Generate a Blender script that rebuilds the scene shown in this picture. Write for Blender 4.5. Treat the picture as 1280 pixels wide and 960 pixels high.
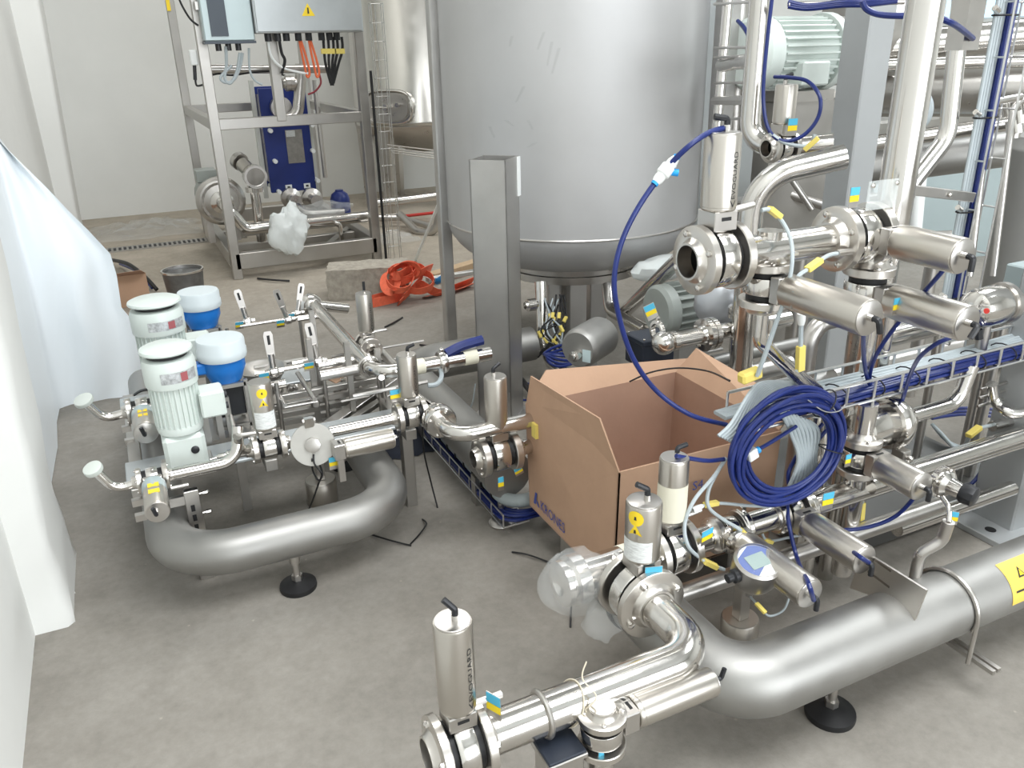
import bpy, bmesh, math, random
from mathutils import Vector, Matrix, noise
V = Vector
random.seed(7)
for o in list(bpy.data.objects): bpy.data.objects.remove(o)
C = bpy.context.scene.collection
SC = bpy.context.scene

# ---------------------------------------------------------------- camera
FPX = 1022.0; PITCH = math.radians(22.5); ROLL = math.radians(1.39); YAW = math.radians(25); EYE = 1.6
_h = V((math.sin(YAW), math.cos(YAW), 0)); _z = V((0, 0, 1)); _r = V((math.cos(YAW), -math.sin(YAW), 0))
CF = _h*math.cos(PITCH) - _z*math.sin(PITCH); _u = _h*math.sin(PITCH) + _z*math.cos(PITCH)
CR = _r*math.cos(ROLL) - _u*math.sin(ROLL); CU = _u*math.cos(ROLL) + _r*math.sin(ROLL)
CC = V((0, 0, EYE))
cam = bpy.data.cameras.new('camera'); co = bpy.data.objects.new('camera', cam); C.objects.link(co)
cam.sensor_width = 36; cam.lens = 36*FPX/1280; cam.clip_start = 0.05; cam.clip_end = 100
m = Matrix((CR, CU, -CF)).transposed().to_4x4(); m.translation = CC; co.matrix_world = m
SC.camera = co

# ---------------------------------------------------------------- world, light, exposure
wd = bpy.data.worlds.new('world'); SC.world = wd; wd.use_nodes = True
bg = wd.node_tree.nodes['Background']; bg.inputs[0].default_value = (.86, .93, 1, 1); bg.inputs[1].default_value = 1.0
SC.view_settings.view_transform = 'Standard'; SC.view_settings.look = 'None'; SC.view_settings.gamma = 1
SC.view_settings.use_curve_mapping = False; SC.view_settings.exposure = 0.06
def area(name, loc, rot, sx, sy, power, col):
    l = bpy.data.lights.new(name, 'AREA'); l.shape = 'RECTANGLE'; l.size = sx; l.size_y = sy; l.energy = power; l.color = col
    o = bpy.data.objects.new(name, l); C.objects.link(o); o.location = loc; o.rotation_euler = rot
    return o
HC = 5.6                                             # ceiling height
area('skylight_near', (1.6, -.2, HC-.03), (0, 0, 0), 3.4, 2.4, 270, (.96, .98, 1))
area('skylight_far', (2.2, 5.6, HC-.03), (0, 0, 0), 4.0, 1.6, 150, (1, .985, .96))
area('skylight_right', (7.0, 2.4, HC-.03), (0, 0, 0), 2.2, 5.0, 310, (.93, .97, 1))
area('daylight_gate', (3.5, -5.9, 2.35), (math.pi/2, 0, 0), 7.0, 4.2, 430, (.95, .98, 1))

# ---------------------------------------------------------------- pixel to place helpers (1280 x 960 frame)
AX = {'x': V((1, 0, 0)), 'y': V((0, 1, 0)), 'z': V((0, 0, 1))}
X, Y, Z = AX['x'], AX['y'], AX['z']
def ray(px, py): return CF + CR*((px-640)/FPX) - CU*((py-480)/FPX)
def g(px, py, z=0.0):                                # the point of height z seen at a pixel
    d = ray(px, py); return CC + d*((z-EYE)/d.z)
def gx(px, py, x): d = ray(px, py); return CC + d*(x/d.x)
def gy(px, py, y): d = ray(px, py); return CC + d*(y/d.y)
def ln(P, ax, px, py):                               # go from P along an axis until level with a pixel
    a = (AX[ax] if isinstance(ax, str) else V(ax)).normalized(); d = ray(px, py); w = P-CC
    aa, ad, dd = 1.0, a.dot(d), d.dot(d)
    t = (ad*d.dot(w) - dd*a.dot(w))/(aa*dd - ad*ad)
    return P + a*t
def ppm(P): return FPX/((P-CC).dot(CF))               # pixels per metre there
def sz(P, px): return px/ppm(P)

# ---------------------------------------------------------------- materials
MATS = {}
def mat(name, col, rough=.5, metal=0.0, var=.0, scale=8.0, bump=0.0, bscale=40.0, stretch=None, alpha=1.0, trans=0.0, emit=None, coat=0, rvar=0.0, ior=1.45):
    if name in MATS: return MATS[name]
    m = bpy.data.materials.new(name); m.use_nodes = True; nt = m.node_tree; b = nt.nodes['Principled BSDF']
    N = lambda t: nt.nodes.new(t); K = nt.links.new
    b.inputs['Roughness'].default_value = rough; b.inputs['Metallic'].default_value = metal
    b.inputs['Base Color'].default_value = (*col, 1); b.inputs['IOR'].default_value = ior
    if coat: b.inputs['Coat Weight'].default_value = coat
    if trans: b.inputs['Transmission Weight'].default_value = trans
    if alpha < 1: b.inputs['Alpha'].default_value = alpha
    if emit: b.inputs['Emission Color'].default_value = (*emit[:3], 1); b.inputs['Emission Strength'].default_value = emit[3]
    if var or rvar or bump:
        tc = N('ShaderNodeTexCoord'); mp = N('ShaderNodeMapping'); K(tc.outputs['Object'], mp.inputs[0])
        if stretch: mp.inputs['Scale'].default_value = stretch
    if var or rvar:
        nz = N('ShaderNodeTexNoise'); nz.inputs['Scale'].default_value = scale; nz.inputs['Detail'].default_value = 5; nz.inputs['Roughness'].default_value = .6
        K(mp.outputs[0], nz.inputs['Vector'])
        if var:
            rp = N('ShaderNodeValToRGB'); e = rp.color_ramp.elements
            e[0].position = .3; e[1].position = .7
            e[0].color = (*[max(0, c*(1-var)) for c in col], 1); e[1].color = (*[min(1, c*(1+var)) for c in col], 1)
            K(nz.outputs['Fac'], rp.inputs[0]); K(rp.outputs[0], b.inputs['Base Color'])
        if rvar:
            mr = N('ShaderNodeMapRange'); mr.inputs['From Min'].default_value = .3; mr.inputs['From Max'].default_value = .7
            mr.inputs['To Min'].default_value = max(.02, rough-rvar); mr.inputs['To Max'].default_value = min(1, rough+rvar)
            K(nz.outputs['Fac'], mr.inputs['Value']); K(mr.outputs[0], b.inputs['Roughness'])
    if bump:
        n2 = N('ShaderNodeTexNoise'); n2.inputs['Scale'].default_value = bscale; n2.inputs['Detail'].default_value = 6
        bp = N('ShaderNodeBump'); bp.inputs['Strength'].default_value = bump; bp.inputs['Distance'].default_value = .01
        K(mp.outputs[0], n2.inputs['Vector']); K(n2.outputs['Fac'], bp.inputs['Height']); K(bp.outputs[0], b.inputs['Normal'])
    MATS[name] = m; return m
POL = mat('polished_steel', (.68, .66, .63), .16, 1, rvar=.05, scale=14)
SAT = mat('satin_steel', (.56, .54, .515), .32, 1, var=.05, rvar=.06, scale=9)
BRU = mat('brushed_steel', (.57, .54, .495), .31, 1, var=.03, scale=5)
FLG = mat('machined_flange_steel', (.66, .63, .59), .30, 1, var=.03, scale=12)
PICK = mat('pickled_steel', (.36, .355, .34), .50, .92, var=.07, rvar=.08, scale=6)
TANK = mat('tank_steel', (.51, .51, .51), .52, .55, var=.04, rvar=.05, scale=3.5)
BEAM = mat('beam_steel', (.54, .53, .515), .42, 1, var=.06, rvar=.06, scale=7)
FRM = mat('frame_steel', (.47, .455, .43), .43, 1, var=.06, rvar=.06, scale=6)
COLM = mat('painted_column', (.41, .425, .43), .45, .35, var=.03, scale=4)
DKS = mat('shaded_steel', (.30, .27, .24), .35, 1)  # steel darkened to paint shade and brownish reflection into valve bores and slots
BLK = mat('black_rubber', (.012, .012, .013), .5)
BLP = mat('black_plastic', (.018, .019, .022), .35)
NAVY = mat('dark_slate_plastic', (.022, .028, .042), .4)
BLU = mat('blue_hose', (.010, .022, .135), .32, var=.12, scale=20)
GRC = mat('grey_cable_sheath', (.40, .45, .47), .45, var=.06, scale=20)
LBL = mat('cyan_label', (.08, .45, .66), .5)
LYE = mat('yellow_label', (.86, .66, .02), .5)
YEL = mat('yellow_tag', (.74, .60, .15), .5)
YEB = mat('warning_yellow', (.88, .64, .03), .45)
WHT = mat('white_plastic', (.78, .80, .79), .4)
WLB = mat('white_label_print', (.70, .72, .71), .5, var=.25, scale=60, stretch=(1, 1, 8))
CRM = mat('cream_tape', (.74, .71, .58), .6)
MINT = mat('mint_grey_enamel', (.63, .69, .655), .35, var=.04, scale=10)
GRNM = mat('green_grey_enamel', (.30, .325, .305), .4, var=.05, scale=10)
CAB = mat('pale_cabinet_enamel', (.42, .50, .51), .35, .2, var=.03, scale=5)
CABG = mat('cabinet_film_steel', (.46, .49, .50), .38, .5, var=.07, scale=3)
STR = mat('slate_stripe', (.055, .07, .09), .4)
DBL = mat('exchanger_blue_paint', (.008, .022, .15), .4, var=.1, scale=6)
SBL = mat('sky_blue_plastic', (.012, .17, .56), .35)
CYA = mat('azure_fitting', (.02, .32, .75), .35)
WCP = mat('white_cap_plastic', (.60, .66, .68), .4)
CARD = mat('cardboard', (.47, .30, .20), .8, var=.06, scale=6, bump=.08, bscale=30)
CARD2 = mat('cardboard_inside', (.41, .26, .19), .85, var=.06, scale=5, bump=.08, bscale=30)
INK = mat('blue_print_ink', (.07, .10, .36), .7)
INKD = mat('dark_print_ink', (.03, .03, .03), .6)
ORG = mat('orange_webbing', (.78, .15, .075), .7, var=.12, scale=40)
CONC = mat('rough_concrete_block', (.36, .33, .28), .95, var=.22, scale=26, bump=.6, bscale=34)
PAPER = mat('white_foil_sheet', (.86, .91, .94), .45, bump=.05, bscale=3)
FILM = mat('clear_plastic_film', (.90, .93, .93), .12, alpha=.17, bump=.5, bscale=18)
FILM2 = mat('milky_plastic_film', (.80, .84, .83), .28, alpha=.78, bump=.5, bscale=14)
GLS = mat('clear_glass', (.9, .95, .95), .05, trans=1, ior=1.45)
LCD = mat('lcd_panel', (.27, .36, .34), .15)
BEZ = mat('blue_bezel', (.05, .10, .36), .3)
RED = mat('red_plastic', (.55, .04, .03), .5)
ORC = mat('orange_cable', (.75, .16, .06), .5)
WOOD = mat('timber', (.52, .38, .24), .7, var=.12, scale=12)
STRNG = mat('natural_twine', (.66, .60, .48), .9)
ALU = mat('matte_aluminium_disc', (.52, .51, .48), .55, .6, var=.05, scale=12)
ZINC = mat('zinc_wire', (.72, .72, .71), .3, 1)
WPL = mat('plaster', (.74, .745, .72), .9, var=.035, scale=1.3, bump=.12, bscale=9)

def floor_mat():
    m = bpy.data.materials.new('worn_concrete_floor'); m.use_nodes = True; nt = m.node_tree; b = nt.nodes['Principled BSDF']
    N = lambda t: nt.nodes.new(t); K = nt.links.new
    tc = N('ShaderNodeTexCoord')
    def noise(s, d=6, r=.6):
        n = N('ShaderNodeTexNoise'); n.inputs['Scale'].default_value = s; n.inputs['Detail'].default_value = d; n.inputs['Roughness'].default_value = r
        K(tc.outputs['Object'], n.inputs['Vector']); return n
    def ramp(src, p0, c0, p1, c1):
        r = N('ShaderNodeValToRGB'); r.color_ramp.elements[0].position = p0; r.color_ramp.elements[1].position = p1
        r.color_ramp.elements[0].color = (*c0, 1); r.color_ramp.elements[1].color = (*c1, 1); K(src, r.inputs[0]); return r
    def mix(kind, fac, a, bb):
        x = N('ShaderNodeMix'); x.data_type = 'RGBA'; x.blend_type = kind
        if isinstance(fac, float): x.inputs[0].default_value = fac
        else: K(fac, x.inputs[0])
        K(a, x.inputs[6]); K(bb, x.inputs[7]); return x.outputs[2]
    big = ramp(noise(.9).outputs['Fac'], .35, (.24, .22, .19), .68, (.33, .306, .27))
    grey = ramp(noise(1.7).outputs['Fac'], .3, (.23, .217, .194), .7, (.31, .292, .262))
    sp = N('ShaderNodeSeparateXYZ'); K(tc.outputs['Object'], sp.inputs[0])
    far = N('ShaderNodeMapRange'); far.inputs['From Min'].default_value = 2.9; far.inputs['From Max'].default_value = 4.8; K(sp.outputs['Y'], far.inputs['Value'])
    tan = ramp(noise(1.1).outputs['Fac'], .3, (.38, .335, .27), .7, (.50, .445, .37))
    c = mix('MIX', .5, big.outputs[0], grey.outputs[0]); c = mix('MIX', far.outputs[0], c, tan.outputs[0])
    fine = ramp(noise(38, 8, .7).outputs['Fac'], .3, (.72, .72, .72), .75, (1.1, 1.1, 1.1)); c = mix('MULTIPLY', .55, c, fine.outputs[0])
    mid = ramp(noise(5.5, 8, .65).outputs['Fac'], .35, (.75, .74, .72), .65, (1.08, 1.08, 1.08)); c = mix('MULTIPLY', .6, c, mid.outputs[0])
    sc = N('ShaderNodeTexVoronoi'); sc.inputs['Scale'].default_value = 9; K(tc.outputs['Object'], sc.inputs['Vector'])
    spk = ramp(sc.outputs['Distance'], .02, (1.35, 1.33, 1.28), .05, (1, 1, 1)); c = mix('MULTIPLY', 1.0, c, spk.outputs[0])
    K(c, b.inputs['Base Color']); b.inputs['Roughness'].default_value = .78
    bp = N('ShaderNodeBump'); bp.inputs['Strength'].default_value = .25; bp.inputs['Distance'].default_value = .01
    K(noise(30, 8, .7).outputs['Fac'], bp.inputs['Height']); K(bp.outputs[0], b.inputs['Normal'])
    return m
FLOORM = floor_mat()

# ---------------------------------------------------------------- mesh builder
def basis(d, up=None):
    d = V(d).normalized(); u = V(up) if up is not None else (Z if abs(d.z) < .9 else Y)
    a = d.cross(u)
    if a.length < 1e-6: a = d.cross(X)
    a.normalize(); b = a.cross(d).normalized(); return d, a, b
class MB:
    def __init__(s): s.v = []; s.f = []
    def add(s, vs, fs):
        n = len(s.v); s.v += [V(q) for q in vs]; s.f += [[i+n for i in f] for f in fs]; return s
    def lathe(s, o, ax, prof, n=24):
        """profile of (radius, height along ax)"""
        d, a, b = basis(ax); o = V(o); rings = []; vs = []; fs = []
        for r, h in prof:
            if r <= 1e-6: rings.append([len(vs)]); vs.append(o+d*h)
            else:
                rings.append(list(range(len(vs), len(vs)+n)))
                vs += [o+d*h+a*(r*math.cos(2*math.pi*i/n))+b*(r*math.sin(2*math.pi*i/n)) for i in range(n)]
        for p, q in zip(rings, rings[1:]):
            for i in range(n):
                j = (i+1) % n
                if len(p) == 1 and len(q) == 1: continue
                if len(p) == 1: fs.append([p[0], q[j], q[i]])
                elif len(q) == 1: fs.append([p[i], p[j], q[0]])
                else: fs.append([p[i], p[j], q[j], q[i]])
        return s.add(vs, fs)
    def cyl(s, p, q, r, r2=None, n=20):
        p, q = V(p), V(q); L = (q-p).length; r2 = r if r2 is None else r2
        return s.lathe(p, q-p, [(0, 0), (r, 0), (r2, L), (0, L)], n)
    def ring(s, c, ax, ro, ri, w, n=24):
        return s.lathe(c, ax, [(ri, -w/2), (ro, -w/2), (ro, w/2), (ri, w/2), (ri, -w/2)], n)
    def tube(s, pts, r, n=10, closed=False, caps=True, hollow=False):
        pts = [V(p) for p in pts]; m = len(pts); vs = []; fs = []
        t0 = (pts[1]-pts[0]).normalized(); _, a, b = basis(t0)
        for i, p in enumerate(pts):
            if closed: t = pts[(i+1) % m]-pts[i-1]
            else: t = pts[min(i+1, m-1)]-pts[max(i-1, 0)]
            t.normalize(); a = (a - t*a.dot(t))
            if a.length < 1e-6: a = basis(t)[1]
            a.normalize(); b = t.cross(a)
            rr = r(i/(m-1)) if callable(r) else r
            vs += [p+a*(rr*math.cos(2*math.pi*k/n))+b*(rr*math.sin(2*math.pi*k/n)) for k in range(n)]
        for i in range(m if closed else m-1):
            A = i*n; B = ((i+1) % m)*n
            for k in range(n): fs.append([A+k, A+(k+1) % n, B+(k+1) % n, B+k])
        if caps and not closed:
            fs.append(list(range(n))[::-1]); fs.append(list(range((m-1)*n, m*n)))
        return s.add(vs, fs)
    def box(s, c, size, ax=None):
        """ax: three direction vectors (default world)"""
        a, b, d = ax or (X, Y, Z); c = V(c); h = [q/2 for q in size]
        vs = [c+a*(h[0]*i)+b*(h[1]*j)+d*(h[2]*k) for k in (-1, 1) for j in (-1, 1) for i in (-1, 1)]
        return s.add(vs, [[0, 2, 3, 1], [4, 5, 7, 6], [0, 1, 5, 4], [2, 6, 7, 3], [0, 4, 6, 2], [1, 3, 7, 5]])
    def span(s, p, q, w, h, up=None):
        """bar of section w (sideways) x h (upwards) from p to q"""
        d, a, b = basis(V(q)-V(p), up); return s.box((V(p)+V(q))/2, ((V(q)-V(p)).length, w, h), (d, a, b))
    def prism(s, poly, d):
        """extrude a closed 3-D polygon by vector d"""
        n = len(poly); d = V(d); vs = [V(p) for p in poly]+[V(p)+d for p in poly]
        return s.add(vs, [list(range(n))[::-1], list(range(n, 2*n))]+[[i, (i+1) % n, n+(i+1) % n, n+i] for i in range(n)])
    def ball(s, c, r, n=14, sq=(1, 1, 1)):
        m = n//2; vs = []; fs = []
        for i in range(m+1):
            th = math.pi*i/m
            for k in range(n): ph = 2*math.pi*k/n; vs.append(V(c)+V((sq[0]*r*math.sin(th)*math.cos(ph), sq[1]*r*math.sin(th)*math.sin(ph), sq[2]*r*math.cos(th))))
        for i in range(m):
            for k in range(n): fs.append([i*n+k, (i+1)*n+k, (i+1)*n+(k+1) % n, i*n+(k+1) % n])
        return s.add(vs, fs)
    def grid(s, P):
        r, c = len(P), len(P[0]); vs = [q for row in P for q in row]
        return s.add(vs, [[i*c+j, i*c+j+1, (i+1)*c+j+1, (i+1)*c+j] for i in range(r-1) for j in range(c-1)])
def mesh_of(mb, off, name, material, ang=35, bev=0):
    me = bpy.data.meshes.new(name); bm = bmesh.new()
    vv = [bm.verts.new(p-off) for p in mb.v]
    for f in mb.f:
        try: bm.faces.new([vv[i] for i in f])
        except ValueError: pass
    bmesh.ops.remove_doubles(bm, verts=bm.verts, dist=1e-6)
    if bev: bmesh.ops.bevel(bm, geom=[e for e in bm.edges if len(e.link_faces) == 2 and e.calc_face_angle(0) > .6], offset=bev, segments=1, affect='EDGES', profile=.5)
    bmesh.ops.recalc_face_normals(bm, faces=bm.faces)
    bm.to_mesh(me); bm.free()
    for p in me.polygons: p.use_smooth = True
    me.set_sharp_from_angle(angle=math.radians(ang)); me.materials.append(material); return me
def tag(o, label=None, cat=None, group=None, kind=None):
    if label: o['label'] = label
    if cat: o['category'] = cat
    if group: o['group'] = group
    if kind: o['kind'] = kind
    return o
class Thing:
    """an Empty at a thing's base that parents its parts"""
    def __init__(s, name, label, cat, loc, group=None, kind=None):
        s.o = bpy.data.objects.new(name, None); C.objects.link(s.o); s.loc = V(loc); s.o.location = s.loc; s.o.empty_display_size = .05
        tag(s.o, label, cat, group, kind)
    def part(s, name, mb, material, under=None, label=None, ang=35, bev=0, kind=None):
        o = bpy.data.objects.new(name, mesh_of(mb, s.loc, name, material, ang, bev)); C.objects.link(o); o.parent = under or s.o
        if label: o['label'] = label
        if kind: o['kind'] = kind
        return o
    def inst(s, name, me, M, under=None):
        """shared mesh placed by a world matrix"""
        o = bpy.data.objects.new(name, me); C.objects.link(o); o.parent = under or s.o
        o.matrix_local = Matrix.Translation(-s.loc) @ M; return o
def solo(name, mb, material, label, cat, group=None, kind=None, ang=35, bev=0):
    n = len(mb.v); loc = V((sum(q.x for q in mb.v)/n, sum(q.y for q in mb.v)/n, min(q.z for q in mb.v)))
    o = bpy.data.objects.new(name, mesh_of(mb, loc, name, material, ang, bev)); C.objects.link(o); o.location = loc
    return tag(o, label, cat, group, kind)
def struct(name, mb, material, parent=None, label=None, bev=0, ang=35):
    o = solo(name, mb, material, label, None, kind='structure', ang=ang, bev=bev)
    if parent: w = o.location.copy(); o.parent = parent; o.location = w - parent.location; del o['kind']
    return o
def fillet(pts, rad, seg=7):
    pts = [V(p) for p in pts]; out = [pts[0]]
    for i in range(1, len(pts)-1):
        p, q, r = pts[i-1], pts[i], pts[i+1]; a = (p-q).normalized(); b = (r-q).normalized()
        ang = a.angle(b)
        if ang > 3.1: out.append(q); continue
        R = rad[i-1] if isinstance(rad, (list, tuple)) else rad
        t = min(R/math.tan(ang/2), (p-q).length*.49, (r-q).length*.49); R = t*math.tan(ang/2)
        c = q + (a+b).normalized()*(R/math.sin(ang/2)); s0 = q+a*t-c; s1 = q+b*t-c; w = s0.angle(s1)
        for k in range(seg+1):
            u = k/seg; out.append(c + (s0*math.sin((1-u)*w)+s1*math.sin(u*w))/math.sin(w))
    out.append(pts[-1]); return out
def spline(pts, n=8, closed=False):
    pts = [V(p) for p in pts]; m = len(pts); out = []
    P = lambda i: pts[i % m] if closed else pts[max(0, min(m-1, i))]
    for i in range(m if closed else m-1):
        a, b, c, d = P(i-1), P(i), P(i+1), P(i+2)
        for k in range(n):
            t = k/n; out.append(.5*((2*b)+(c-a)*t+(2*a-5*b+4*c-d)*t*t+(3*b-a-3*c+d)*t**3))
    if not closed: out.append(pts[-1])
    return out
def pipe(name, label, pts, d, material=None, cat='pipe', bend=None, group=None, n=18, seg=7):
    mb = MB().tube(fillet(pts, bend or d*1.5, seg), d/2, n); return solo(name, mb, material or POL, label, cat, group)
def cable(name, label, pts, d, material=None, cat='cable', group=None, n=8, k=8):
    return solo(name, MB().tube(spline(pts, k), d/2, n), material or BLU, label, cat, group)
def text_mesh(body, place, material, size=1.0, thick=0):
    """lettering as a mesh; place(x, y) maps flat text coordinates (height about size) to the scene"""
    cu = bpy.data.curves.new('lettering', 'FONT'); cu.body = body; cu.size = size; cu.resolution_u = 2; cu.align_x = 'LEFT'
    ob = bpy.data.objects.new('lettering', cu); C.objects.link(ob); dg = bpy.context.evaluated_depsgraph_get(); dg.update()
    me = bpy.data.meshes.new_from_object(ob.evaluated_get(dg)); bpy.data.objects.remove(ob); bpy.data.curves.remove(cu)
    mb = MB(); mb.v = [V(place(q.co.x, q.co.y)) for q in me.vertices]; mb.f = [list(p.vertices) for p in me.polygons]
    bpy.data.meshes.remove(me); return mb
# shared little meshes
def unit(name, mb, material, ang=35): return mesh_of(mb, V((0, 0, 0)), name, material, ang)
BOLT = unit('bolt', MB().lathe((0, 0, 0), Z, [(0, -.5), (.55, -.5), (.55, .15), (1, .15), (1, .8), (.55, 1.05), (0, 1.05)], 8), POL)
def frame_mat(o, d, s):
    d, a, b = basis(d); M = Matrix((b, a, d)).transposed().to_4x4()
    M.translation = V(o); return M @ Matrix.Diagonal((s[0], s[1], s[2], 1))
# ---------------------------------------------------------------- reusable builders
def bolts(T, c, ax, rad, n, r, L, under=None, ph=.4, both=True):
    d, a, b = basis(ax)
    for k in range(n):
        t = ph+2*math.pi*k/n; p = V(c)+a*(rad*math.cos(t))+b*(rad*math.sin(t))
        T.inst('bolt', BOLT, frame_mat(p, d, (r, r, L)), under)
        if both: T.inst('bolt', BOLT, frame_mat(p, -d, (r, r, L)), under)
def tag_plate(T, c, w, h, right, up, white=True, under=None):
    """small marker plate: cyan over yellow"""
    right = V(right).normalized(); up = V(up).normalized(); nn = right.cross(up)
    pl = T.part('tag_plate', MB().box(V(c)-up*h*.12, (w, h*1.25, .0016), (right, up, nn)), SAT, under)
    T.part('cyan_label', MB().box(V(c)+up*h*.24, (w*.96, h*.46, .0034), (right, up, nn)), LBL, pl)
    T.part('yellow_label', MB().box(V(c)-up*h*.2, (w*.96, h*.36, .0034), (right, up, nn)), LYE, pl)
def actuator(T, base, d, L, D, neck=.035, side=None, cap=True, plug=True, words=None, wa=0.0, warn=False, band=False, plugmat=None):
    """pneumatic cylinder growing from base along d; returns the end point"""
    d, a, b = basis(d, side); base = V(base); r = D/2
    nk = MB().box(base+d*neck*.5, (neck, D*.78, D*.78), (d, a, b)); T.part('neck_block', nk, SAT, bev=.002)
    T.part('slot', MB().box(base+d*neck*.62+b*D*.392, (neck*.18, D*.32, .002), (d, a, b)), BLK)
    o = base+d*neck
    act = T.part('actuator', MB().lathe(o, d, [(0, 0), (r*.9, 0), (r*.97, .004), (r*.97, L*.05), (r, L*.055), (r, L-.004), (r*.96, L), (0, L)], 28), BRU)
    e = o+d*L
    if cap: T.part('end_cap', MB().lathe(e, d, [(0, 0), (r*.93, 0), (r*.93, .0022), (r*.9, .003), (0, .003)], 28), SAT, act)
    if plug:
        q = e+a*r*.12+b*r*.1
        T.part('air_port', MB().cyl(q, q+d*r*.42, r*.19, n=10), POL, act)
        k = q+d*r*.42; dd = (b*.8+a*.2).normalized() if plug is True else V(plug).normalized()
        T.part('elbow_fitting', MB().tube(fillet([k, k+d*r*.32, k+d*r*.32+dd*r*.75], r*.2, 4), r*.17, 9), plugmat or BLP, act)
    if words:
        hgt = r*.42; Lw = L*.62
        u0 = MB()
        def place(x, y):
            t = wa + (y-hgt*.3)/r; rr = r+.0006
            return o+d*(L*.16+x)+(a*math.cos(t)+b*math.sin(t))*rr
        tm = text_mesh(words, place, INKD, hgt)
        ex = max((p-o).dot(d) for p in tm.v)-L*.16; f = Lw/ex
        tm.v = [p+d*(((p-o).dot(d)-L*.16)*(f-1)) for p in tm.v]
        T.part('lettering', tm, INKD, act, ang=180)
        lg = MB()
        for s_ in (-1, 1):
            pp = [place(-.018*s0, hgt*.3+s_*w0) for s0, w0 in ((1, 0), (.25, hgt*.45), (0, hgt*.45), (.7, 0))]
            lg.add(pp, [[0, 1, 2, 3]])
        T.part('emblem', lg, INKD, act, ang=180)
    def patch(h0, h1, t0, t1, m, nm, k=8, rr=None, under=None):
        rr = rr or r+.0005
        P = [[o+d*h+(a*math.cos(t)+b*math.sin(t))*rr for t in [t0+(t1-t0)*i/k for i in range(k+1)]] for h in (h0, h1)]
        return T.part(nm, MB().grid(P), m, under or act, ang=180)
    if warn:
        t = wa+math.pi*.0
        for hh, nm in ((.83, 'round_warning_sticker'), (.60, 'triangle_warning_sticker')):
            mb = MB(); c0 = L*hh; R_ = r*.46; P = []
            N = 14 if 'round' in nm else 3
            for i in range(N):
                th = 2*math.pi*i/N; P.append(o+d*(c0+R_*math.cos(th))+(a*math.cos(t+R_*math.sin(th)/r)+b*math.sin(t+R_*math.sin(th)/r))*(r+.0009))
            Q = [o+d*(c0+.5*R_*math.cos(2*math.pi*i/N))+(a*math.cos(t+.5*R_*math.sin(2*math.pi*i/N)/r)+b*math.sin(t+.5*R_*math.sin(2*math.pi*i/N)/r))*(r+.0011) for i in range(N)]
            mb.add(P+Q+[o+d*c0+(a*math.cos(t)+b*math.sin(t))*(r+.0012)], [[i, (i+1) % N, N+(i+1) % N, N+i] for i in range(N)]+[[N+i, N+(i+1) % N, 2*N] for i in range(N)]); st = T.part(nm, mb, YEB, act, ang=180)
            T.part('pictogram', MB().add([o+d*(c0+y*R_)+(a*math.cos(t+x*R_/r)+b*math.sin(t+x*R_/r))*(r+.0016) for x, y in ((-.16, -.18), (.16, -.18), (.1, .3), (-.1, .3))], [[0, 1, 2, 3]]), INKD, st, ang=180)
        patch(L*.06, L*.42, t-1.0, t+1.0, WLB, 'instruction_label')
    if band: patch(L*.05, L*.62, 0, 2*math.pi, CRM, 'paper_band', 28)
    return e
def valve(name, label, c, ax, act, D, fl, w, aL, aD, neck=.04, nb=4, words=None, wa=0.0, warn=False, band=False, plug=True, sensor=None, tagp=None, group=None, side=None, cat='valve', off=0.0, bore=False, body=POL):
    """butterfly valve between two bolted flanges with a pneumatic actuator"""
    c = V(c); ax = V(ax).normalized(); act = V(act).normalized(); R = fl/2
    T = Thing(name, label, cat, c, group)
    T.part('valve_body', MB().lathe(c, ax, [(D*.46, -w*.17), (R*.86, -w*.17), (R*.88, -w*.15), (R*.88, w*.15), (R*.86, w*.17), (D*.46, w*.17), (D*.46, -w*.17)], 28), body)
    for s in (-1, 1):
        T.part('gasket', MB().ring(c+ax*s*w*.235, ax, R*.72, D*.46, w*.12), BLK)
        p = c+ax*s*w*.30
        fo = T.part('flange', MB().lathe(p, ax*s, [(D*.46, 0), (R*.97, 0), (R, .002), (R, w*.15), (R*.97, w*.16), (D*.62, w*.17), (D*.52, w*.24), (D*.5, w*.3), (D*.44, w*.3), (D*.44, 0), (D*.46, 0)], 28), FLG)
        d, a, b = basis(ax)
        for k in range(nb):
            t = .45+2*math.pi*k/nb; q = p+ax*s*w*.15+(a*math.cos(t)+b*math.sin(t))*R*.8
            T.inst('bolt', BOLT, frame_mat(q, ax*s, (R*.1, R*.1, R*.13)))
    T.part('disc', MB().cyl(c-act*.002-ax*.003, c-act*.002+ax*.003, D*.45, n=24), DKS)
    b0 = c+act*R*.84+ax*off
    T.part('stem_collar', MB().cyl(c+act*R*.8+ax*off, b0+act*.004, aD*.33, n=16), SAT)
    e = actuator(T, b0, act, aL, aD, neck, side, True, plug, words, wa, warn, band)
    if sensor is not None:
        sd = V(sensor).normalized(); q = b0+act*neck*.75; p1 = q+sd*aD*1.25
        T.part('position_sensor', MB().cyl(q+sd*aD*.35, p1, aD*.1, n=10), SAT)
    if tagp is not None:
        px, py, rr, uu, wd, hh = tagp
        tag_plate(T, ln(c+act*R*.95, rr, px, py) if isinstance(rr, str) else px, wd, hh, X if isinstance(rr, str) else rr, uu)
    return T, e
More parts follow.
